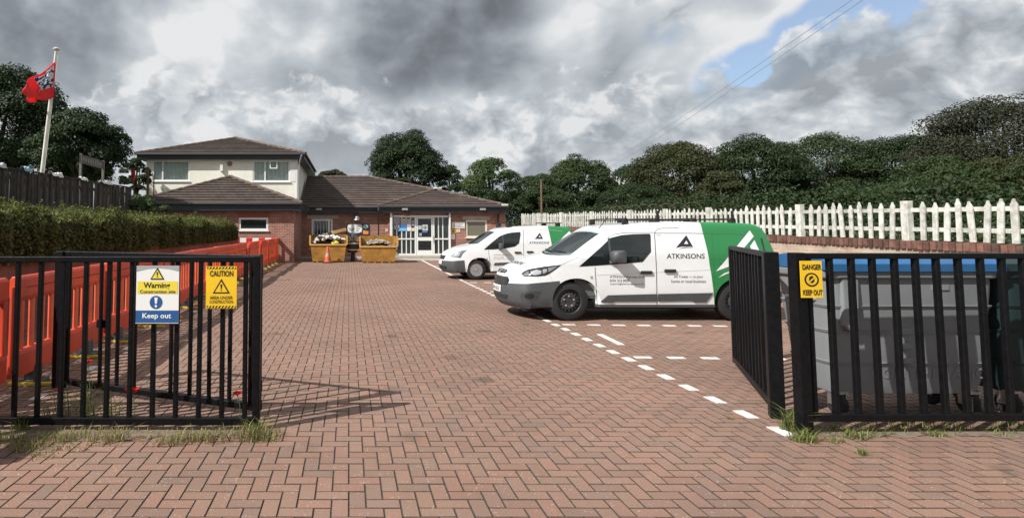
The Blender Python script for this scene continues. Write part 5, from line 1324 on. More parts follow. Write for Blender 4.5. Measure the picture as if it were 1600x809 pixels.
            for k in range(11):
                a = 2*math.pi*k/11; b = MB(); ca, sa = math.cos(a), math.sin(a)
                P = [(r*.16, -.035), (r*.57, -.055), (r*.57, .055), (r*.16, .020)]
                s.add(b.prism([(x + p*ca - t*sa*.8, yo - q*.004, r + p*sa + t*ca*.8) for p, t in P], (0, q*.016, 0)), 'spoke', rim, wl)
    def finish(s): s.bm.free()

def atk_logo(v, x0, y0, x1, y1, sw=True):
    w, h = x1-x0, y1-y0; q = lambda a, b: (x0+a*w, y0+b*h)
    P = [q(.62, 0), q(1.0, .78), q(.98, .80), q(.22, .80), q(.0, .92), q(.50, .18)]
    v.patch('logo', [q(.60, 0), q(.0, .90), q(.20, .84), q(.36, .80), q(.60, .36)], M_LOGO, .0025, grid=0, mirror=False)
    v.patch('logo', [q(.60, 0), q(.60, .36), q(.80, .80), q(1.0, .84)], M_LOGO, .0025, grid=0, mirror=False)
    v.patch('logo', [q(.42, .62), q(.30, .78), q(.36, .80), q(.80, .80), q(.74, .66), q(.73, .62)], M_LOGO, .003, grid=0, mirror=False)
    if sw:
        a = [(.12 + .9*t, .98 - .14*math.sin(math.pi*t*.85)) for t in [k/8 for k in range(9)]]; b = [(p, u + .05*math.sin(math.pi*k/8)) for k, (p, u) in enumerate(a)]
        v.patch('logo', [q(*p) for p in a + b[::-1]], M_LOGO, .0025, grid=0, mirror=False)

# nearer van
Yn = G(891, 502).y - 0.02
X0 = 2.74; sc1 = lambda px, py: PY(px, py, Yn).x - X0
wf_x, wr_x = sc1(891, 474), sc1(1154, 474)
top1 = [(.10, .20), (.02, .30), (.0, .46), (.02, .60), (.06, .73), (.15, .83), (.45, .955), (.80, 1.055), (1.02, 1.115), (1.30, 1.30), (1.60, 1.485), (1.85, 1.60), (2.15, 1.655), (2.7, 1.69), (3.4, 1.69), (4.1, 1.67), (4.36, 1.635), (4.50, 1.53), (4.62, 1.20), (4.69, .85), (4.71, .55), (4.73, .34), (4.66, .25)]
wsb, wst = 1.125, 1.50
WS1 = [(-.70, wsb + .01), (-.4, wsb - .012), (0, wsb - .018), (.4, wsb - .012), (.70, wsb + .01), (.665, 1.30), (.60, wst), (.3, wst + .025), (0, wst + .03), (-.3, wst + .025), (-.60, wst), (-.665, 1.30)]
v1 = Van('white van with green rear and mirror bracing, nearer of the two parked vans', X0, Yn, .86, top1, (wf_x, wr_x),   .335, .395, 4.73, screen=WS1)
v1.t['label'] = 'nearer white van with green rear panel and black steel wheels'
# dark lower trim
bz = .60
v1.region('front_bumper', M_PLAST, [((0, 0, bz), (-.10, 0, 1)), ((.86, 0, 0), (1, 0, 0))], .006)
v1.region('sill', M_PLAST, [((0, 0, .285), (0, 0, 1)), ((wf_x + .3, 0, 0), (-1, 0, 0)), ((wr_x - .3, 0, 0), (1, 0, 0))], .005)
gx = lambda px, py: sc1(px, py)
g0, g1 = gx(1101, 352), gx(1117, 470)
v1.region('green_panel', M_GREEN, [((g0, 0, 1.63), (-1, 0, -(g1 - g0)/1.30))], .0025)
v1.region('rear_bumper', M_PLAST, [((0, 0, .50), (0, 0, 1)), ((4.54, 0, 0), (-1, 0, 0))], .012)
# glass
win = [(904.5, 416.5), (921, 402), (940, 385), (954, 371.5), (971, 367.3), (990, 365.7), (1014.8, 365), (1016.3, 367), (1017, 393.4), (1004, 409), (975.7, 411.8), (930, 415)]
sw_ = v1.patch('side_window', win, M_VGLASS, .004)
v1.patch('window_quarter_bar', [(949, 373), (952, 371), (957, 412.5), (953.5, 413)], M_PLAST, .007)
def rr(a0, a1, b0, b1): return [(a0, b0), (a1, b0), (a1, b1), (a0, b1)]
ws = v1.front('windscreen', WS1, M_WS, .005)
M_DASH = mat('dash_grey', (.10, .11, .11), .7); M_SEAT = mat('seat_cloth', (.06, .062, .066), .9)
v1.add(MB().box((1.22, -.70, .75), (1.62, .70, 1.065)), 'dashboard', M_DASH, bevel=.05)
v1.add(MB().box((2.48, -.74, .4), (2.52, .74, 1.60)), 'bulkhead', mat('bulkhead_grey', (.22, .23, .23), .8))
v1.add(MB().box((1.0, -.74, .38), (2.48, .74, .42)), 'cab_floor', M_DASH)
for sy in (-.74, .74): v1.add(MB().box((1.15, sy - .01, .42), (2.48, sy + .01, 1.06)), 'door_card', M_DASH)
for sy in (-.38, .38):
    st = v1.add(MB().box((1.95, sy - .24, .72), (2.40, sy + .24, .86)), 'seat', M_SEAT, bevel=.04)
    v1.add(MB().bar((2.36, sy, .86), (2.42, sy, 1.28), .46, .10, (1, 0, 0)), 'backrest', M_SEAT, st, bevel=.04); v1.add(MB().box((2.36, sy - .12, 1.30), (2.45, sy + .12, 1.46)), 'headrest', M_SEAT, st, bevel=.03)
ring = [Vector((1.72 + .09*math.sin(2*math.pi*k/24), .38 + .18*math.cos(2*math.pi*k/24), 1.10 + .17*math.sin(2*math.pi*k/24))) for k in range(25)]
sw2 = v1.add(MB().tube(ring, .016, 8), 'steering_wheel', M_RACK, smooth=True); v1.add(MB().bar((1.72, .22, 1.10), (1.72, .54, 1.10), .05, .04), 'spoke', M_RACK, sw2)
v1.add(MB().box((1.62, -.08, 1.42), (1.66, .14, 1.48)), 'rear_view_mirror', M_RACK, bevel=.01)
v1.front('scuttle_panel', [(-.70, 1.118), (-.4, 1.098), (0, 1.090), (.4, 1.098), (.70, 1.118), (.72, 1.134), (.4, 1.115), (0, 1.108), (-.4, 1.115), (-.72, 1.134)], M_RACK, .007)
for ya, yb, za in ((-.55, .05, 1.15), (-.0, .6, 1.145)):
    h0 = v1.bvh.ray_cast(Vector((-4, ya, za)), Vector((1, 0, 0)))[0]; h1 = v1.bvh.ray_cast(Vector((-4, yb, za + .02)), Vector((1, 0, 0)))[0]
    if h0 and h1: v1.add(MB().tube([h0 + Vector((-.03, 0, .01)), h1 + Vector((-.03, 0, .01))], .009, 6), 'wiper', M_RACK)
# lamps, grille, plate
hl = [(814.5, 428), (819, 424), (826, 421), (850, 416.5), (877, 413.5), (868, 420.5), (857, 428), (851, 430.5), (835, 431.8), (819, 432)]
h = v1.patch('headlight', hl, M_LAMPD, .006, grid=3)
v1.patch('lens', [(829, 425), (838, 421.8), (846, 423), (845, 428), (836, 430), (830, 429)], M_LAMP, .0095, h, grid=2); v1.patch('lens', [(848, 421), (854, 420), (855, 424), (850, 427.5), (847.5, 427)], M_LAMP, .0095, h, grid=2); v1.patch('indicator', [(856, 418.3), (872, 415.3), (862, 422), (857, 425)], M_LAMP, .0095, h, grid=3); v1.patch('lens', [(817, 428.5), (826, 424), (827, 430), (820, 431)], M_CHROME, .009, h, grid=3)
gr = v1.front('grille', [(-.42, .57), (.42, .57), (.46, .66), (.40, .715), (-.40, .715), (-.46, .66)], M_LAMPD, .008)
for k in range(4): v1.front('grille_bar', rr(-.41, .41, .592 + k*.031, .602 + k*.031), M_PLAST, .016, gr)
gr2 = v1.front('upper_grille', [(-.24, .765), (.24, .765), (.27, .80), (.20, .825), (-.20, .825), (-.27, .80)], M_LAMPD, .008)
v1.front('grille_bar', rr(-.23, .23, .790, .802), M_CHROME, .014, gr2)
v1.front('badge', [(.075*math.cos(2*math.pi*k/16), .797 + .032*math.sin(2*math.pi*k/16)) for k in range(16)], mat('badge_grey', (.28, .29, .31), .25, .6), .018, gr2, .2)
lg = v1.front('lower_grille', [(-.42, .325), (.42, .325), (.46, .40), (-.46, .40)], M_UNDER, .010)
for k in range(2): v1.front('grille_bar', rr(-.42, .42, .335 + k*.03, .345 + k*.03), M_PLAST, .015, lg)
pl_ = v1.front('number_plate', rr(-.255, .255, .44, .55), M_PLATE, .020)
def plate_text(v, txt, parent, y0, y1, z0, z1, off):
    V, f, _ = text2d(txt, .015); pts = []
    for a, b in V:
        y = y1 + (y0 - y1)*a if False else y0 + (y1-y0)*a; z = z0 + (z1-z0)*b
        hh = v.bvh.ray_cast(Vector((-4, y, z)), Vector((1, 0, 0)))[0]; pts.append((hh.x - off, y, z))
    v.add(MB().add(pts, f), 'lettering', M_LOGO, parent)
plate_text(v1, 'LB14 UXZ', pl_, .225, -.225, .462, .528, .024)
v1.patch('bumper_corner_vent', [(813, 462), (816, 457.5), (826, 455.5), (846, 454.5), (843, 462), (839, 467.5), (830, 469), (816, 468)], mat('bumper_mid', (.045, .047, .05), .6), .0085, grid=3)
v1.patch('fog_lamp_recess', [(821 + 7.5*math.cos(2*math.pi*k/14) + 6, 462.5 + 4.2*math.sin(2*math.pi*k/14)) for k in range(14)], M_UNDER, .0105, grid=3)
v1.line([(877, 413.6), (890, 407.5), (903, 402)], .45); v1.line([(814, 427.5), (800, 424.5), (789, 421.5)], .4); v1.line([(846, 441.5), (857, 444), (868, 449)], .5)
v1.line([(858, 428), (862, 436), (866, 447)], .35, mat('crease_shade', (.45, .45, .45), .4))  # wing crease: its shading painted on as a thin grey line
# seams, strips, handles, fuel flap
v1.line([(929.5, 417.5), (931, 440), (933.5, 479)], .85); v1.line([(1022.5, 364), (1025.5, 420), (1026.5, 479)], .95); v1.line([(1022.5, 364.2), (1026, 358.5), (1032, 356.5), (1060, 356)], .5)
v1.line([(945, 373), (960, 366), (975, 363.5), (1022, 363)], .5); v1.line([(1023, 364.2), (1080, 364.3), (1172, 366.5)], .6)
v1.line([(932, 430), (1000, 426.5), (1110, 421.5)], .45, mat('crease_shade', (.45, .45, .45), .4)); v1.line([(1112, 362), (1116, 420), (1118, 480)], .35)  # grey line paints the shade of the flank crease; the last is a seam
v1.line([(1124.5, 412.4), (1142, 412.2)], .8, M_RACK); v1.line([(1108, 405), (1150, 405)], .3, mat('green_seam', (.01, .09, .03), .5))
v1.patch('rub_strip', [(937, 472), (949.7, 461), (1026, 459), (1026, 470.8), (960.5, 471.2), (957, 473)], M_PLAST, .012)
v1.patch('rub_strip', [(1027.5, 459), (1114.7, 457.3), (1103, 472.2), (1085.5, 472.4), (1081, 470), (1027.5, 471)], M_PLAST, .012)
for c in ((1009.5, 425.5), (1046.5, 423)):
    h = v1.hit(*c)[0]
    for sy in (1, -1):
        pt = Vector((h.x, h.y*sy, h.z)); hd = v1.add(MB().box((-.10, -.02, -.028), (.10, .012, .028), Matrix.Translation(pt + Vector((0, -.012*sy, 0)))), 'door_handle', M_RACK, bevel=.014)
v1.patch('indicator', [(922.5, 431), (926, 431), (926, 435), (922.5, 435)], mat('clear_lamp', (.35, .35, .33), .3), .006, grid=0)
v1.patch('fuel_flap', [(1129, 430), (1136, 429.5), (1136, 439), (1129, 438.5)], M_LAMPD, .006, grid=0, mirror=False)
# mirrors
for sy in (-1, 1):
    h = v1.hit(950, 408)[0]; p = Vector((h.x + .10, sy*(abs(h.y) + .13), h.z + .085))
    mb = MB(); prof = []
    for k in range(10): a = 2*math.pi*k/10; prof.append((math.cos(a), math.sin(a)))
    mr_ = v1.add(MB().add([p + Vector((dx*1.35, sy*.12*ca*sc_, .118*sa*sc_)) for (dx, sx, sc_) in ((-.07, 1, .55), (-.04, 1, .92), (.05, 1, 1.0), (.08, 1, .93)) for ca, sa in [(max(-.9, min(.9, 1.3*a)), max(-.9, min(.9, 1.3*b))) for a, b in prof]],
                 [(q*10+k, q*10+(k+1) % 10, (q+1)*10+(k+1) % 10, (q+1)*10+k) for q in range(3) for k in range(10)] + [tuple(range(10))[::-1], tuple(range(30, 40))]), 'mirror', M_PLAST, smooth=True, sharp=60)
    v1.add(MB().bar(p + Vector((0, -sy*.05, -.07)), Vector((h.x + .05, sy*(abs(h.y) - .02), h.z - .02)), .07, .05), 'mirror_arm', M_PLAST, mr_)
# lettering
atk_logo(v1, 1056, 367.3, 1083, 389.5); v1.text('ATKINSONS', 1041.7, 396.2, 1101, 404, bold=.012)
v1.text('All Trades — in your', 1053, 430, 1098.4, 435.2); v1.text('home or local business', 1049, 437, 1102.7, 441.6)
v1.text('ATKINSONSgroup.co.uk', 953, 430.2, 1007.5, 435.4); v1.text('0191 213 0929', 953, 436.4, 982.8, 440.4, bold=.01); v1.text('enquiries@atkinsonsgroup.co.uk', 953, 442, 1005.5, 445.4); v1.text('TB15', 1025.5, 366.3, 1033, 368.8, mat('small_grey', (.35, .35, .35), .6))
def top_text(v, txt, xa, xb, ya, yb):      # lettering on the bonnet, read from the front
    V, f, _ = text2d(txt, .012); pts = []
    for a, b in V:
        y = ya + (yb-ya)*a; x = xa + (xb-xa)*b; h = v.bvh.ray_cast(Vector((x, y, 4)), Vector((0, 0, -1)))[0]; pts.append((h.x, h.y, h.z + .006))
    v.add(MB().add(pts, f), 'lettering', M_LOGO)
top_text(v1, 'ATKINSONS', .36, .46, .42, -.30)
# white chevron on the green
z3 = lambda a, b: (1040 + a/4.622, 335 + b/4.622)
v1.patch('white_chevron', [z3(605, 115), z3(635, 158), z3(548, 262), z3(455, 376), z3(362, 410), z3(420, 345), z3(500, 245)], M_VAN, .0062, grid=4); v1.patch('white_chevron', [z3(640, 185), z3(682, 276), z3(690, 330), z3(640, 330), z3(608, 228)], M_VAN, .0062, grid=4)
v1.patch('white_swoosh', [z3(378, 456), z3(420, 425), z3(465, 408), z3(520, 400), z3(520, 410), z3(465, 418)], M_VAN, .0062, grid=4)
v1.patch('tail_lamp', [(1188, 372), (1190.5, 372), (1196, 395), (1193.5, 400)], M_LAMPD, .008, grid=0)
# roof rails and bars
zr_ = 1.70
for sy in (-.60, .60):
    v1.add(MB().bar((1.95, sy, zr_ + .035), (4.0, sy, zr_ + .030), .02, .018), 'roof_rail', M_RACK)
for x in (2.10, 2.65, 3.3, 3.98):
    rb = v1.add(MB().bar((x, -.72, zr_ + .052), (x, .72, zr_ + .052), .03, .016), 'roof_bar', M_RACK)
    for sy in (-.66, .66):
        v1.add(MB().box((x - .05, sy - .03, zr_ - .06), (x + .05, sy + .03, zr_ + .045)), 'bar_foot', M_RACK, rb, bevel=.01)
for x in (2.66, 3.97): v1.add(MB().box((x - .018, -.70, zr_ + .055), (x + .018, -.665, zr_ + .19)), 'ladder_stop', M_RACK, bevel=.006)
h = v1.hit(929, 352) 
v1.add(MB().tube([(1.78, -.35, 1.58), (1.95, -.36, 1.80)], .007, 5), 'aerial', M_RACK)
for side in (-1, 1): v1.wheel(wf_x, side, .335); v1.wheel(wr_x, side, .335)
v1.add(MB().box((.62, -.72, .20), (4.5, .72, .34)), 'underbody', M_UNDER)
v1.finish()

# farther van
Yn2 = G(745, 437.5).y - .02; X2 = 2.90; sc2 = lambda px, py: PY(px, py, Yn2).x - X2
wa, wb = sc2(744.5, 423), sc2(744.5, 423) + 2.55
top2 = [(.10, .20), (.03, .30), (.0, .44), (.02, .60), (.07, .74), (.16, .83), (.42, .945), (.75, 1.02), (.95, 1.075), (1.25, 1.27), (1.5, 1.42), (1.78, 1.545), (2.1, 1.60), (2.6, 1.635), (3.2, 1.64), (3.75, 1.615), (3.90, 1.58), (3.98, 1.48), (4.05, 1.15), (4.08, .85), (4.09, .55), (4.10, .33), (4.05, .25)]
v2 = Van('farther white van with green rear panel and silver wheel covers', X2, Yn2, .84, top2, (wa, wb), .31, .37, 4.10, bow=.30, roofz=1.61)
v2.region('front_bumper', M_PLAST, [((0, 0, .56), (-.06, 0, 1)), ((wa - .30, 0, 0), (1, 0, .1))], .006); v2.region('sill', M_PLAST, [((0, 0, .275), (0, 0, 1)), ((wa + .3, 0, 0), (-1, 0, 0)), ((wb - .3, 0, 0), (1, 0, 0))], .005)
g0 = sc2(858, 355)
v2.region('green_panel', M_GREEN, [((g0, 0, 1.6), (-1, 0, -.13))], .0025)
v2.patch('side_window', [(756, 390), (768, 379), (781, 368.8), (791.6, 364.8), (800, 363.3), (812.5, 362.4), (813.4, 366), (811, 380), (804.5, 385), (790, 387.8), (772, 389.5)], M_VGLASS, .005, grid=3)
v2.patch('window_quarter_bar', [(784.5, 367.5), (786, 367), (787.5, 388), (785.5, 388.2)], M_PLAST, .009, grid=3)
v2.front('windscreen', [(-.66, 1.09), (0, 1.065), (.66, 1.09), (.62, 1.28), (.56, 1.45), (0, 1.475), (-.56, 1.45), (-.62, 1.28)], M_VGLASS, .005)
h = v2.patch('headlight', [(703, 401), (710, 396), (719, 392), (729.5, 390), (723, 396), (719, 402.4), (710, 402)], mat('headlamp_grey', (.22, .23, .25), .15, .4, coat=1.0), .007, grid=2); v2.patch('lens', [(706, 400), (714, 395.5), (720, 394), (717, 400.5), (711, 401)], M_LAMP, .011, h, grid=2)
g = v2.front('grille', [(-.36, .60), (.36, .60), (.42, .72), (-.42, .72)], M_LAMPD, .008); v2.front('badge', [(-.05, .64), (.05, .64), (.04, .74), (-.04, .74)], M_CHROME, .016, g)
for k in range(3): v2.front('grille_bar', rr(-.36, .36, .62 + k*.032, .63 + k*.032), M_PLAST, .013, g)
v2.front('lower_grille', [(-.5, .31), (.5, .31), (.54, .40), (-.54, .40)], M_UNDER, .012); pl2 = v2.front('number_plate', rr(-.25, .25, .45, .555), M_PLATE, .018)
v2.line([(763, 391), (765, 405), (769, 428)], .5); v2.line([(817.5, 358), (818.5, 410)], .5)
v2.line([(826, 383), (823.5, 378), (823.5, 364), (827, 360), (858, 359), (879, 361)], .35, mat('crease_shade', (.45, .45, .45), .4))  # shade along the pressed panel edge, painted as a grey line
v2.patch('rub_strip', [(771, 414.5), (773, 410.5), (799, 409.5), (795, 413.5)], M_PLAST, .012, grid=3)
for c in ((809, 394.3), (828, 393.4)):
    h = v2.hit(*c)[0]
    for sy in (1, -1): v2.add(MB().box((-.10, -.02, -.025), (.10, .012, .025), Matrix.Translation((h.x, (h.y - .012)*sy, h.z))), 'door_handle', M_RACK, bevel=.012)
atk_logo(v2, 835.4, 363.4, 848.6, 375); v2.text('ATKINSONS', 827, 377.3, 858, 381, bold=.015)
v2.text('ATKINSONSgroup.co.uk', 771.5, 397.2, 799, 399.2, mat('small_dark', (.10, .10, .09), .6)); v2.text('0191 213 0929', 771.5, 401, 787, 402.8, mat('small_dark', (.10, .10, .09), .6)); v2.text('enquiries@atkinsonsgroup.co.uk', 771.5, 404, 799, 405.4, mat('small_dark', (.10, .10, .09), .6))
v2.patch('white_chevron', [(889.5, 361), (892, 365), (880, 376), (872.5, 379), (879, 371)], M_VAN, .0062, grid=3)
for sy in (-1, 1):
    h = v2.hit(779, 388)[0]; p = Vector((h.x + .04, sy*(abs(h.y) + .13), h.z + .07))
    m_ = v2.add(MB().box((-.06, -.10, -.09), (.06, .10, .09), Matrix.Translation(p)), 'mirror', M_PLAST, bevel=.04); v2.add(MB().bar(p + Vector((0, -sy*.05, -.07)), Vector((h.x + .03, sy*(abs(h.y) - .02), h.z - .02)), .06, .05), 'mirror_arm', M_PLAST, m_)
v2.patch('indicator', [(760, 402.5), (761.6, 402.5), (761.6, 404.3), (760, 404.3)], mat('clear_lamp', (.35, .35, .33), .3), .006, grid=0)
for x in (2.05, 3.55):
    rb = v2.add(MB().bar((x, -.72, 1.73), (x, .72, 1.73), .05, .025), 'roof_bar', M_RACK)
    for sy in (-.62, .62): v2.add(MB().box((x - .07, sy - .04, 1.56), (x + .07, sy + .04, 1.72)), 'bar_foot', M_RACK, rb, bevel=.01)
v2.add(MB().bar((2.9, -.55, 1.73), (3.7, -.55, 1.73), .03, .025), 'roof_rail', M_RACK)
for side in (-1, 1): v2.wheel(wa, side, .31, cover=True); v2.wheel(wb, side, .31, cover=True)
v2.add(MB().box((.62, -.70, .20), (3.85, .70, .34)), 'underbody', M_UNDER)
v2.finish()
# ------------------------------------------------------------------ trees and plants
def leaf_cloud(pts, nrm, size, rng, aspect=.6, spread=.8):
    n = len(pts); nn = nrm + rng.normal(0, spread, (n, 3)); nn /= np.linalg.norm(nn, axis=1)[:, None] + 1e-9
    r = rng.normal(0, 1, (n, 3)); t = np.cross(nn, r); t /= np.linalg.norm(t, axis=1)[:, None] + 1e-9; b = np.cross(nn, t)
    s = (size*rng.uniform(.55, 1.35, n))[:, None]
    V = np.stack([pts - t*s*.5, pts + b*s*aspect*.5 + nn*s*.06, pts + t*s*.5, pts - b*s*aspect*.5 + nn*s*.06], 1).reshape(-1, 3)
    return V, np.arange(n*4).reshape(-1, 4)
M_BARK = mat('bark', (.06, .048, .036), .95, var=.3, vscale=10, bump=.6)
LM = {}
def leafm(k):
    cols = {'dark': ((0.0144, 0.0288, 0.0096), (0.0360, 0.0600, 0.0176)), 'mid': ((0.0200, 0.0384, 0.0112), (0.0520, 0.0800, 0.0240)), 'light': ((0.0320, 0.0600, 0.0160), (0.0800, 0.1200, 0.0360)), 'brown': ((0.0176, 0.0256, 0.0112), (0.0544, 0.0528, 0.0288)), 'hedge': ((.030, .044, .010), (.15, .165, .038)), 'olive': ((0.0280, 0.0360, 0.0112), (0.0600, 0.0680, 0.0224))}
    if k not in LM: LM[k] = leaf_mat('leaves_' + k, *cols[k])
    return LM[k]
def tree(label, px0, px1, pyt, pyb, Y, kind, base_z=0.0, n=15000, leaf=.16, lobes=34, seed=1, density=1.0, shape=.5, airy=0.0):
    rng = np.random.RandomState(seed)
    a = PY(px0, (pyt+pyb)/2, Y); c = PY(px1, (pyt+pyb)/2, Y); zt = PY((px0+px1)/2, pyt, Y).z; zb = max(base_z + .6, PY((px0+px1)/2, pyb, Y).z)
    cx, rx = (a.x+c.x)/2, (c.x-a.x)/2; cz, rz = (zt+zb)/2, (zt-zb)/2; ry = max(rx, rz)*.85
    t = thing('tree', label, 'tree', (cx, Y, base_z), 'trees around the yard')
    L = []; lobes = int(lobes*2.2); n = int(n*2.6); leaf *= .64
    for k in range(lobes):
        u = rng.normal(0, 1, 3); u[1] *= .9; u /= np.linalg.norm(u)
        rad = .98*rng.uniform(.25, 1)**.30; p = u*rad
        if p[2] < 0: p[2] *= .95; p[0] *= 1.0 + .12*abs(p[2])
        r = rng.uniform(.15, .26)
        k_ = 1 - r*.75; p = p*k_; taper = 1 - shape*max(0, p[2])*.55
        L.append((p[0]*taper, p[1]*taper, p[2], r))
    L = np.array(L); w = L[:, 3]**2; idx = rng.choice(len(L), n, p=w/w.sum())
    u = rng.normal(0, 1, (n, 3)); u /= np.linalg.norm(u, axis=1)[:, None]
    u[:, 2] = np.where(u[:, 2] < -.35, -u[:, 2], u[:, 2])
    rr_ = rng.uniform(.45, 1.05, n)**.40 + airy*rng.uniform(0, 1, n)**4
    sc = np.array([rx, ry, rz]); rs = min(rx, rz)*.6 + max(rx, rz)*.4
    P = L[idx, :3]*sc + u*(L[idx, 3]*rr_)[:, None]*np.array([rs*1.15, rs*1.15, rs*.78])*1.12
    P += np.repeat(rng.normal(0, .05*rs/3, (n//10 + 1, 3)), 10, 0)[:n]
    P[:, 2] = np.maximum(P[:, 2], -rz*1.02)
    V, Fq = leaf_cloud(P, u + np.array([0, 0, .35]), leaf, rng, spread=.55)
    lobe_t = rng.uniform(0, 1, len(L))[idx]
    tint = np.clip(lobe_t*.62 + rng.uniform(0, .38, n), 0, 1)
    V += np.array([0, 0, cz - base_z])
    crown = link('crown', np_mesh('crown', V, Fq, leafm(kind), tint), t)
    b = MB(); h = cz - base_z
    b.tube([(0, 0, -.2), (rng.uniform(-.1, .1), 0, h*.5), (rng.uniform(-.2, .2), .1, h + rz*.5)], [max(.12, rx*.085), max(.09, rx*.06), .03], 9)
    trunk = link('trunk', b.mesh('trunk', M_BARK, smooth=True), t)
    for k in range(7):
        q = L[rng.randint(len(L))]; e = Vector((q[0]*rx, q[1]*ry, h + q[2]*rz)); s0 = Vector((0, 0, h*rng.uniform(.35, .8)))
        m = s0.lerp(e, .5) + Vector((0, 0, -.1*rz)); link('limb', MB().tube([s0, m, e], [max(.05, rx*.035), rx*.022 + .02, .012], 6).mesh('limb', M_BARK, smooth=True), t)
    return t
tree('big dark leafy tree behind the flag at the left edge', -150, 130, 96, 300, 27, 'dark', 2.0, n=26000, leaf=.20, lobes=44, seed=3)
tree('dark tree with loose twiggy right side behind the grey name board', 40, 206, 168, 300, 23, 'dark', 2.0, n=17000, leaf=.17, lobes=36, seed=4, airy=.2)
tree('leafy bush rising above the far end of the hedge', 178, 272, 304, 352, 18.5, 'light', 1.2, n=5000, leaf=.10, lobes=16, seed=25)
tree('low dark bush beside the rusty pole frame', 188, 236, 246, 305, 27.5, 'mid', 1.8, n=3500, leaf=.13, lobes=16, seed=5)
tree('large round dark tree behind the hall roof', 574, 696, 200, 330, 50, 'dark', 0, n=22000, leaf=.24, lobes=46, seed=6, shape=.1)
tree('small dark tree right of the large round tree', 676, 728, 256, 330, 49, 'dark', 0, n=5000, leaf=.22, lobes=18, seed=7)
tree('light green tree with pointed leafy top right of the hall roof', 720, 815, 238, 345, 44, 'light', 0, n=8000, leaf=.24, lobes=24, seed=8, shape=1.2, airy=.25)
tree('bushy green tree behind the telegraph pole', 788, 880, 266, 345, 46, 'mid', 0, n=9000, leaf=.20, lobes=26, seed=9)
tree('dense cone shaped green tree beyond the rear van', 848, 962, 236, 350, 48, 'mid', 0, n=15000, leaf=.22, lobes=36, seed=10, shape=.7)
tree('narrow green tree in the gap below the overhead wires', 948, 1010, 253, 345, 56, 'mid', 0, n=5000, leaf=.24, lobes=20, seed=11, shape=.8)
tree('wide olive tree, first of the long wood from the left', 982, 1144, 219, 355, 46, 'olive', 1.0, n=22000, leaf=.24, lobes=48, seed=12, shape=.1)
tree('dark tree with spiky top beside the wide olive tree', 1092, 1266, 210, 355, 44, 'dark', 1.0, n=21000, leaf=.23, lobes=46, seed=13, shape=.1)
tree('broad dark tree in the middle of the long wood', 1195, 1390, 206, 355, 46, 'mid', 1.0, n=22000, leaf=.23, lobes=48, seed=14, shape=0)
tree('broad flat topped tree at the right of the long wood', 1305, 1500, 206, 355, 44, 'dark', 1.0, n=22000, leaf=.23, lobes=48, seed=15, shape=0)
tree('tall tree with brownish leaves at the right edge', 1448, 1690, 143, 345, 36, 'brown', 1.2, n=30000, leaf=.22, lobes=90, seed=16, shape=0, airy=.08)
tree('low green bushy tree under the tall brownish tree', 1375, 1560, 244, 355, 33, 'mid', 1.2, n=13000, leaf=.18, lobes=34, seed=17)
tree('low olive tree at the right edge behind the pickets', 1520, 1680, 225, 345, 31, 'olive', 1.2, n=14000, leaf=.18, lobes=34, seed=18)
tree('small round tree top showing over the hall ridge', 488, 548, 264, 300, 60, 'olive', 0, n=4500, leaf=.24, lobes=18, seed=19)
tree('dark bush filling the gap left of the telegraph pole', 715, 800, 285, 345, 42, 'dark', 0, n=6000, leaf=.18, lobes=22, seed=26)
tree('dark bush filling the gap right of the telegraph pole', 800, 905, 290, 348, 42.5, 'mid', 0, n=7000, leaf=.18, lobes=24, seed=27)
tree('dark bush at the foot of the wide olive tree', 930, 1060, 285, 350, 42, 'dark', .8, n=8000, leaf=.18, lobes=26, seed=28)
tree('yellow green bush in front of the spiky topped tree', 1085, 1170, 262, 345, 40, 'olive', .8, n=7000, leaf=.18, lobes=24, seed=29)
# undergrowth on the platform behind the pickets
def scatter(name, label, cat, boxes, leaf, kind, n, seed, up=.4):
    rng = np.random.RandomState(seed); Ps = []; Ns = []; tot = sum(b[6] for b in boxes)
    for x0, x1, y0, y1, z0, z1, w in boxes:
        m = int(n*w/tot); P = rng.uniform([x0, y0, z0], [x1, y1, z1], (m, 3)); Ps.append(P); Ns.append(np.tile([0, 0, up], (m, 1)))
    P = np.vstack(Ps); V, Fq = leaf_cloud(P, np.vstack(Ns), leaf, rng); 
    o = link(name, np_mesh(name, V, Fq, leafm(kind), rng.uniform(0, 1, len(P)))); tag(o, label, cat, kind='stuff'); return o
scatter('undergrowth', 'dark tangled undergrowth filling the ground behind the picket fence', 'undergrowth', [(FX+.9, FX+4, 5, 36, 1.25, 2.1, 3), (FX+3, FX+7, 8, 44, 1.3, 2.9, 4), (4, 14, 38.5, 42, 0, 2.2, 2)], .10, 'dark', 60000, 31)
scatter('far_wood', 'dark mass of the wood seen low between the crowns behind the fence', 'wood', [(18, 64, 50, 54, .5, 6.2, 3), (12, 24, 52, 55, .2, 4.0, 1)], .30, 'dark', 42000, 33)
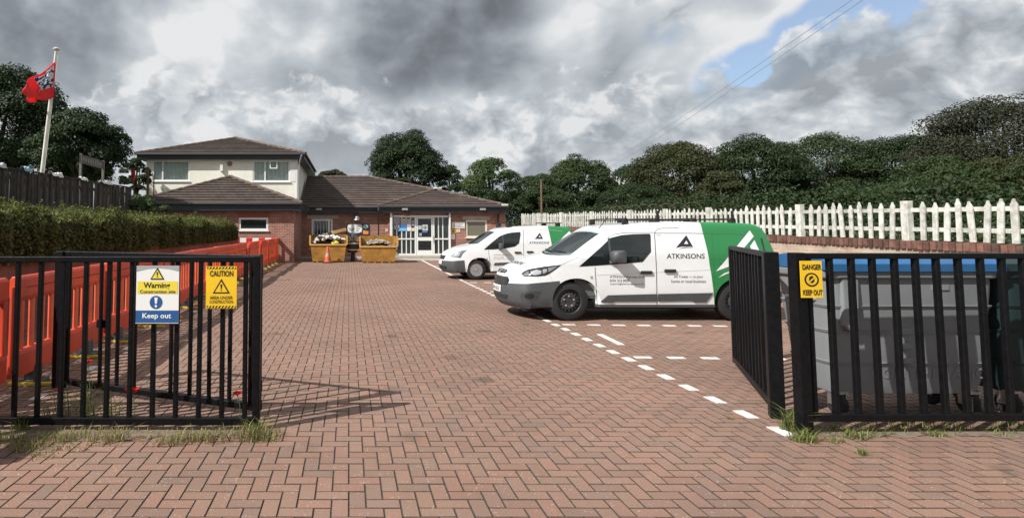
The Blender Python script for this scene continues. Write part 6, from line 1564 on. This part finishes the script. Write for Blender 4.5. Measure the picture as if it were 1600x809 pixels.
# hedge: clipped face over the wall, rough top
def hedge():
    rng = np.random.RandomState(41); n = 90000
    y = rng.uniform(4.5, 24.6, n); kk = rng.uniform(0, 1, n)
    wob = .12*np.sin(y*1.7) + .10*np.sin(y*4.3 + 1) + .07*np.sin(y*9.1) + .05*np.sin(y*17)
    wob = np.maximum(wob, -.10)
    face = kk < .5
    zt = 1.81 + wob*.7 - .010*(y - 5)
    x = np.where(face, -4.78 + wob*.5 - np.abs(rng.normal(0, .09, n)), rng.uniform(-6.5, -4.85, n))
    zc = rng.uniform(0, 1, n)
    z = np.where(face, 1.06 + (zt - 1.06)*zc, zt + np.abs(rng.normal(0, .06, n)) - .03 + .02*np.sin(x*7 + y*3))
    x = np.where(face, x - .28*np.clip(zc - .72, 0, 1)**1.0*2.2, x)
    N_ = np.where(face[:, None], np.array([.9, 0, .35]), np.array([0, 0, 1.0]))
    P = np.c_[x, y, z]; V, Fq = leaf_cloud(P, N_, .058, rng)
    h = thing('hedge', 'long clipped green hedge above the low brick wall on the left', 'hedge', (-5.3, 14, 1.1)); 
    o = link('foliage', np_mesh('foliage', V - np.array([-5.3, 14, 1.1]), Fq, leafm('hedge'), np.clip(rng.uniform(0, 1, n)*.7 + .3*(~face), 0, 1)), h); o['kind'] = 'stuff'  # top leaves get a lighter tint: sunlight put into their colour
    box('inner_sun_block', (-6.4, 4.6, 1.13), (-4.93, 24.4, 1.66), mat('hedge_sun_block', (.012, .016, .007), .95), h)  # unseen dark block inside the hedge, extended to keep sun off its face
hedge()
def shoots():
    rng = np.random.RandomState(77); Ps = []
    for k in range(170):
        x, y = rng.uniform(-5.6, -4.75), rng.uniform(5, 24.3); h = rng.uniform(.08, .30); dx, dy = rng.normal(0, .25, 2)*h
        m = rng.randint(8, 18)
        for q in range(m): t = rng.rand(); Ps.append((x + dx*t + rng.normal(0, .02), y + dy*t + rng.normal(0, .02), 1.78 + h*t))
    P = np.array(Ps); V, Fq = leaf_cloud(P, np.tile([0, 0, .6], (len(P), 1)), .055, rng)
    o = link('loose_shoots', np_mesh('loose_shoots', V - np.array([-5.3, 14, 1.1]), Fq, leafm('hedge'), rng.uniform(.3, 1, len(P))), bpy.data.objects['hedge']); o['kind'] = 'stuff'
shoots()
def blades(name, label, cat, spots, kind, seed, parent=None):
    rng = np.random.RandomState(seed); V = []; Fq = []; T = []
    for (x, y, z, r, h, m) in spots:
        for k in range(m):
            a = rng.uniform(0, 6.28); d = r*rng.uniform(0, 1)**.6; bx, by = x + d*math.cos(a), y + d*math.sin(a)*.6; hh = h*rng.uniform(.4, 1.1); l = rng.uniform(.1, 1.3)*hh; b = rng.uniform(0, 6.28)
            dx, dy = l*math.cos(b), l*math.sin(b); w = .0016 + .0022*rng.rand(); px_, py_ = -math.sin(b)*w, math.cos(b)*w; n = len(V)
            V += [(bx-px_, by-py_, z), (bx+px_, by+py_, z), (bx+px_*.8+dx*.4, by+py_*.8+dy*.4, z+hh*.65), (bx-px_*.8+dx*.4, by-py_*.8+dy*.4, z+hh*.65), (bx+dx, by+dy, z+hh*.9), (bx+dx, by+dy, z+hh*.9+.001)]
            Fq += [(n, n+1, n+2, n+3), (n+3, n+2, n+5, n+4)]; t = rng.rand(); T += [t, t]
    o = link(name, np_mesh(name, np.array(V), np.array(Fq), leafm(kind), np.array(T))); tag(o, label, cat, kind='stuff'); return o
LM['straw'] = leaf_mat('leaves_straw', (.10, .12, .03), (.34, .28, .12)); LM['grass'] = leaf_mat('leaves_grass', (.06, .095, .02), (.24, .26, .08))
rs = random.Random(5); sp = []
for i in range(70):
    px = rs.uniform(-30, 420); g_ = G(px, rs.uniform(672, 690)); sp.append((g_.x, g_.y, 0, .10, rs.uniform(.03, .09), 9))
for px, py, h_, m_ in ((45, 700, .10, 130), (90, 688, .11, 110), (20, 690, .11, 90), (165, 690, .17, 90), (280, 690, .13, 80), (330, 688, .12, 90), (395, 685, .17, 120), (415, 684, .12, 80), (250, 694, .08, 50), (110, 700, .06, 60), (60, 712, .05, 60)):
    g_ = G(px, py); sp.append((g_.x, g_.y, 0, .15, h_*.75, m_))
blades('railing_weeds', 'dry weeds and grass along the foot of the left railing', 'weeds', sp, 'straw', 51)
sp = []
for px, py, h_, m_ in ((130, 668, .34, 40), (90, 655, .30, 40), (165, 668, .36, 30), (395, 684, .14, 60), (120, 650, .32, 30), (20, 680, .16, 60), (60, 668, .20, 30)):
    g_ = G(px, py); sp.append((g_.x, g_.y + .1, 0, .07, h_, m_))
for px, py, h_, m_ in ((1237, 672, .20, 110), (1252, 688, .10, 120), (1270, 690, .07, 60), (1335, 684, .08, 60), (1460, 680, .06, 50), (1300, 690, .05, 40)):
    g_ = G(px, py); sp.append((g_.x, g_.y, 0, .09, h_, m_))
g_ = G(1347, 710); sp.append((g_.x, g_.y, 0, .035, .05, 40)); g_ = G(1142, 655); sp.append((g_.x, g_.y, 0, .03, .03, 20))
for i in range(60): 
    px = rs.uniform(1265, 1640); g_ = G(px, rs.uniform(662, 682)); sp.append((g_.x, g_.y, 0, .09, rs.uniform(.03, .10), 9))
blades('gate_weeds', 'fresh green weeds around the gate posts and right railing', 'weeds', sp, 'grass', 52)
sp = []
for i in range(420): 
    y_ = rs.uniform(7, 24); sp.append((rs.uniform(-6.6, -5.2), y_, 1.80, .28, rs.uniform(.10, .26), 24))
blades('bank_grass', 'long pale grass growing over the top of the hedge', 'grass', sp, 'grass', 53)
# dirt strip under the railings
M_DIRT = mat('dry_dirt', (.16, .12, .085), .95, var=.35, vscale=25, bump=.5, bscale=80)
def dirt(name, label, pts):
    b = MB(); n = 30; vs = []
    for i in range(n+1):
        u = i/n; a = G(pts[0][0] + (pts[1][0]-pts[0][0])*u, pts[0][1] - rs.uniform(0, 3)); c = G(pts[0][0] + (pts[1][0]-pts[0][0])*u, pts[1][1] + rs.uniform(-4, 5)); vs += [(a.x, a.y, .0035), (a.x, (a.y+c.y)/2, .007), (c.x, c.y, .003)]
    b.add(vs, [(3*i+j, 3*i+j+1, 3*i+j+4, 3*i+j+3) for i in range(n) for j in range(2)]); o = b.build(name, M_DIRT, smooth=True); tag(o, label, kind='stuff'); o['category'] = 'dirt'
dirt('dirt_strip', 'dry dirt gathered under the left railing', [(-60, 668), (425, 684)]); dirt('dirt_strip', 'dry dirt gathered under the right railing', [(1262, 672), (1680, 682)])
# poppies
M_PET = leaf_mat('poppy_petal', (.62, .012, .012), (.75, .03, .02), .3); M_STEM = mat('poppy_stem', (.10, .14, .05), .8)
for px, py, gy, lb, sz in ((206, 614, 672, 'largest red poppy flowering behind the railing under the warning sign', 1.25), (137, 567, 664, 'red poppy nodding between the bars left of the warning sign', .75), (371, 617, 668, 'red poppy under the yellow caution sign', .85), (91, 610, 662, 'small red poppy at the thick gate stile', .7)):
    Yp = YA + .22; h = PY(px, py, Yp); r0 = Vector((h.x + .02, Yp + .02, 0)); t = thing('poppy', lb, 'flower', tuple(r0), 'poppies behind the left railing')
    MB().tube([r0, r0.lerp(h, .6) + Vector((.012, 0, 0)), h], .0035, 5).build('stem', M_STEM, t)
    for k in range(5):
        a = 2*math.pi*k/5; vs = []
        for i in range(4):
            for j in range(4):
                u = i/3; v = (j/3 - .5); R_ = .042*sz*u; aa = a + v*1.5; vs.append(h + Vector((R_*math.cos(aa)*1.15, R_*math.sin(aa), .030*sz*u**1.6 + .004*math.sin(j*2 + k))))
        MB().add(vs, [(i*4+j, (i+1)*4+j, (i+1)*4+j+1, i*4+j+1) for i in range(3) for j in range(3)]).build('petal', M_PET, t, smooth=True)
    MB().lathe([(.002, -.006), (.009*sz, .002), (.008*sz, .014), (.002, .018)], 10, 'z', Matrix.Translation(h)).build('seed_head', mat('poppy_seed', (.02, .025, .015), .8), t, smooth=True)
# planter shrub and thistle
rng = np.random.RandomState(61); q = G(553, 409) + Vector((-.05, .3, .98)); P = rng.normal(0, 1, (900, 3))*np.array([.11, .11, .12]) + np.array([q.x, q.y, q.z + .10]); V, Fq = leaf_cloud(P, P - np.array([q.x, q.y, q.z]), .05, rng)
LM['grey'] = leaf_mat('leaves_grey', (.10, .11, .10), (.24, .23, .20)); o = link('shrub', np_mesh('shrub', V, Fq, LM['grey'], rng.rand(900))); tag(o, 'grey leaved shrub growing in the barrel planter', 'shrub')
# telegraph pole and wires
TP = PY(846, 330, 40.5); tp = thing('telegraph_pole', 'slim brown telegraph pole among the trees right of the hall', 'pole', (TP.x, 40.5, 0)); MB().tube([(TP.x, 40.5, -.2), (TP.x + .03, 40.5, PY(846, 281, 40.5).z)], [.085, .065], 10).build('pole', mat('pole_wood', (.16, .09, .06), .9, var=.2), tp, smooth=True)
box('cap', (TP.x - .05, 40.42, PY(846, 281, 40.5).z - .02), (TP.x + .11, 40.58, PY(846, 281, 40.5).z + .04), M_GREYW, tp)
for k, (a, b_, lb) in enumerate((((1313, 0), (936, 262), 'upper thin overhead wire crossing the sky'), ((1330, 0), (940, 268), 'lower thin overhead wire crossing the sky'))):
    A_ = PY(*a, 14); B_ = PY(*b_, 60); d = (A_ - B_); A_ = A_ + d*.25; pts = [A_.lerp(B_, i/24) + Vector((0, 0, -1.0*math.sin(math.pi*i/24)*.35)) for i in range(25)]
    tag(MB().tube(pts, .008, 5).build('overhead_wire', mat('wire_grey', (.30, .31, .33), .6)), lb, 'wire')
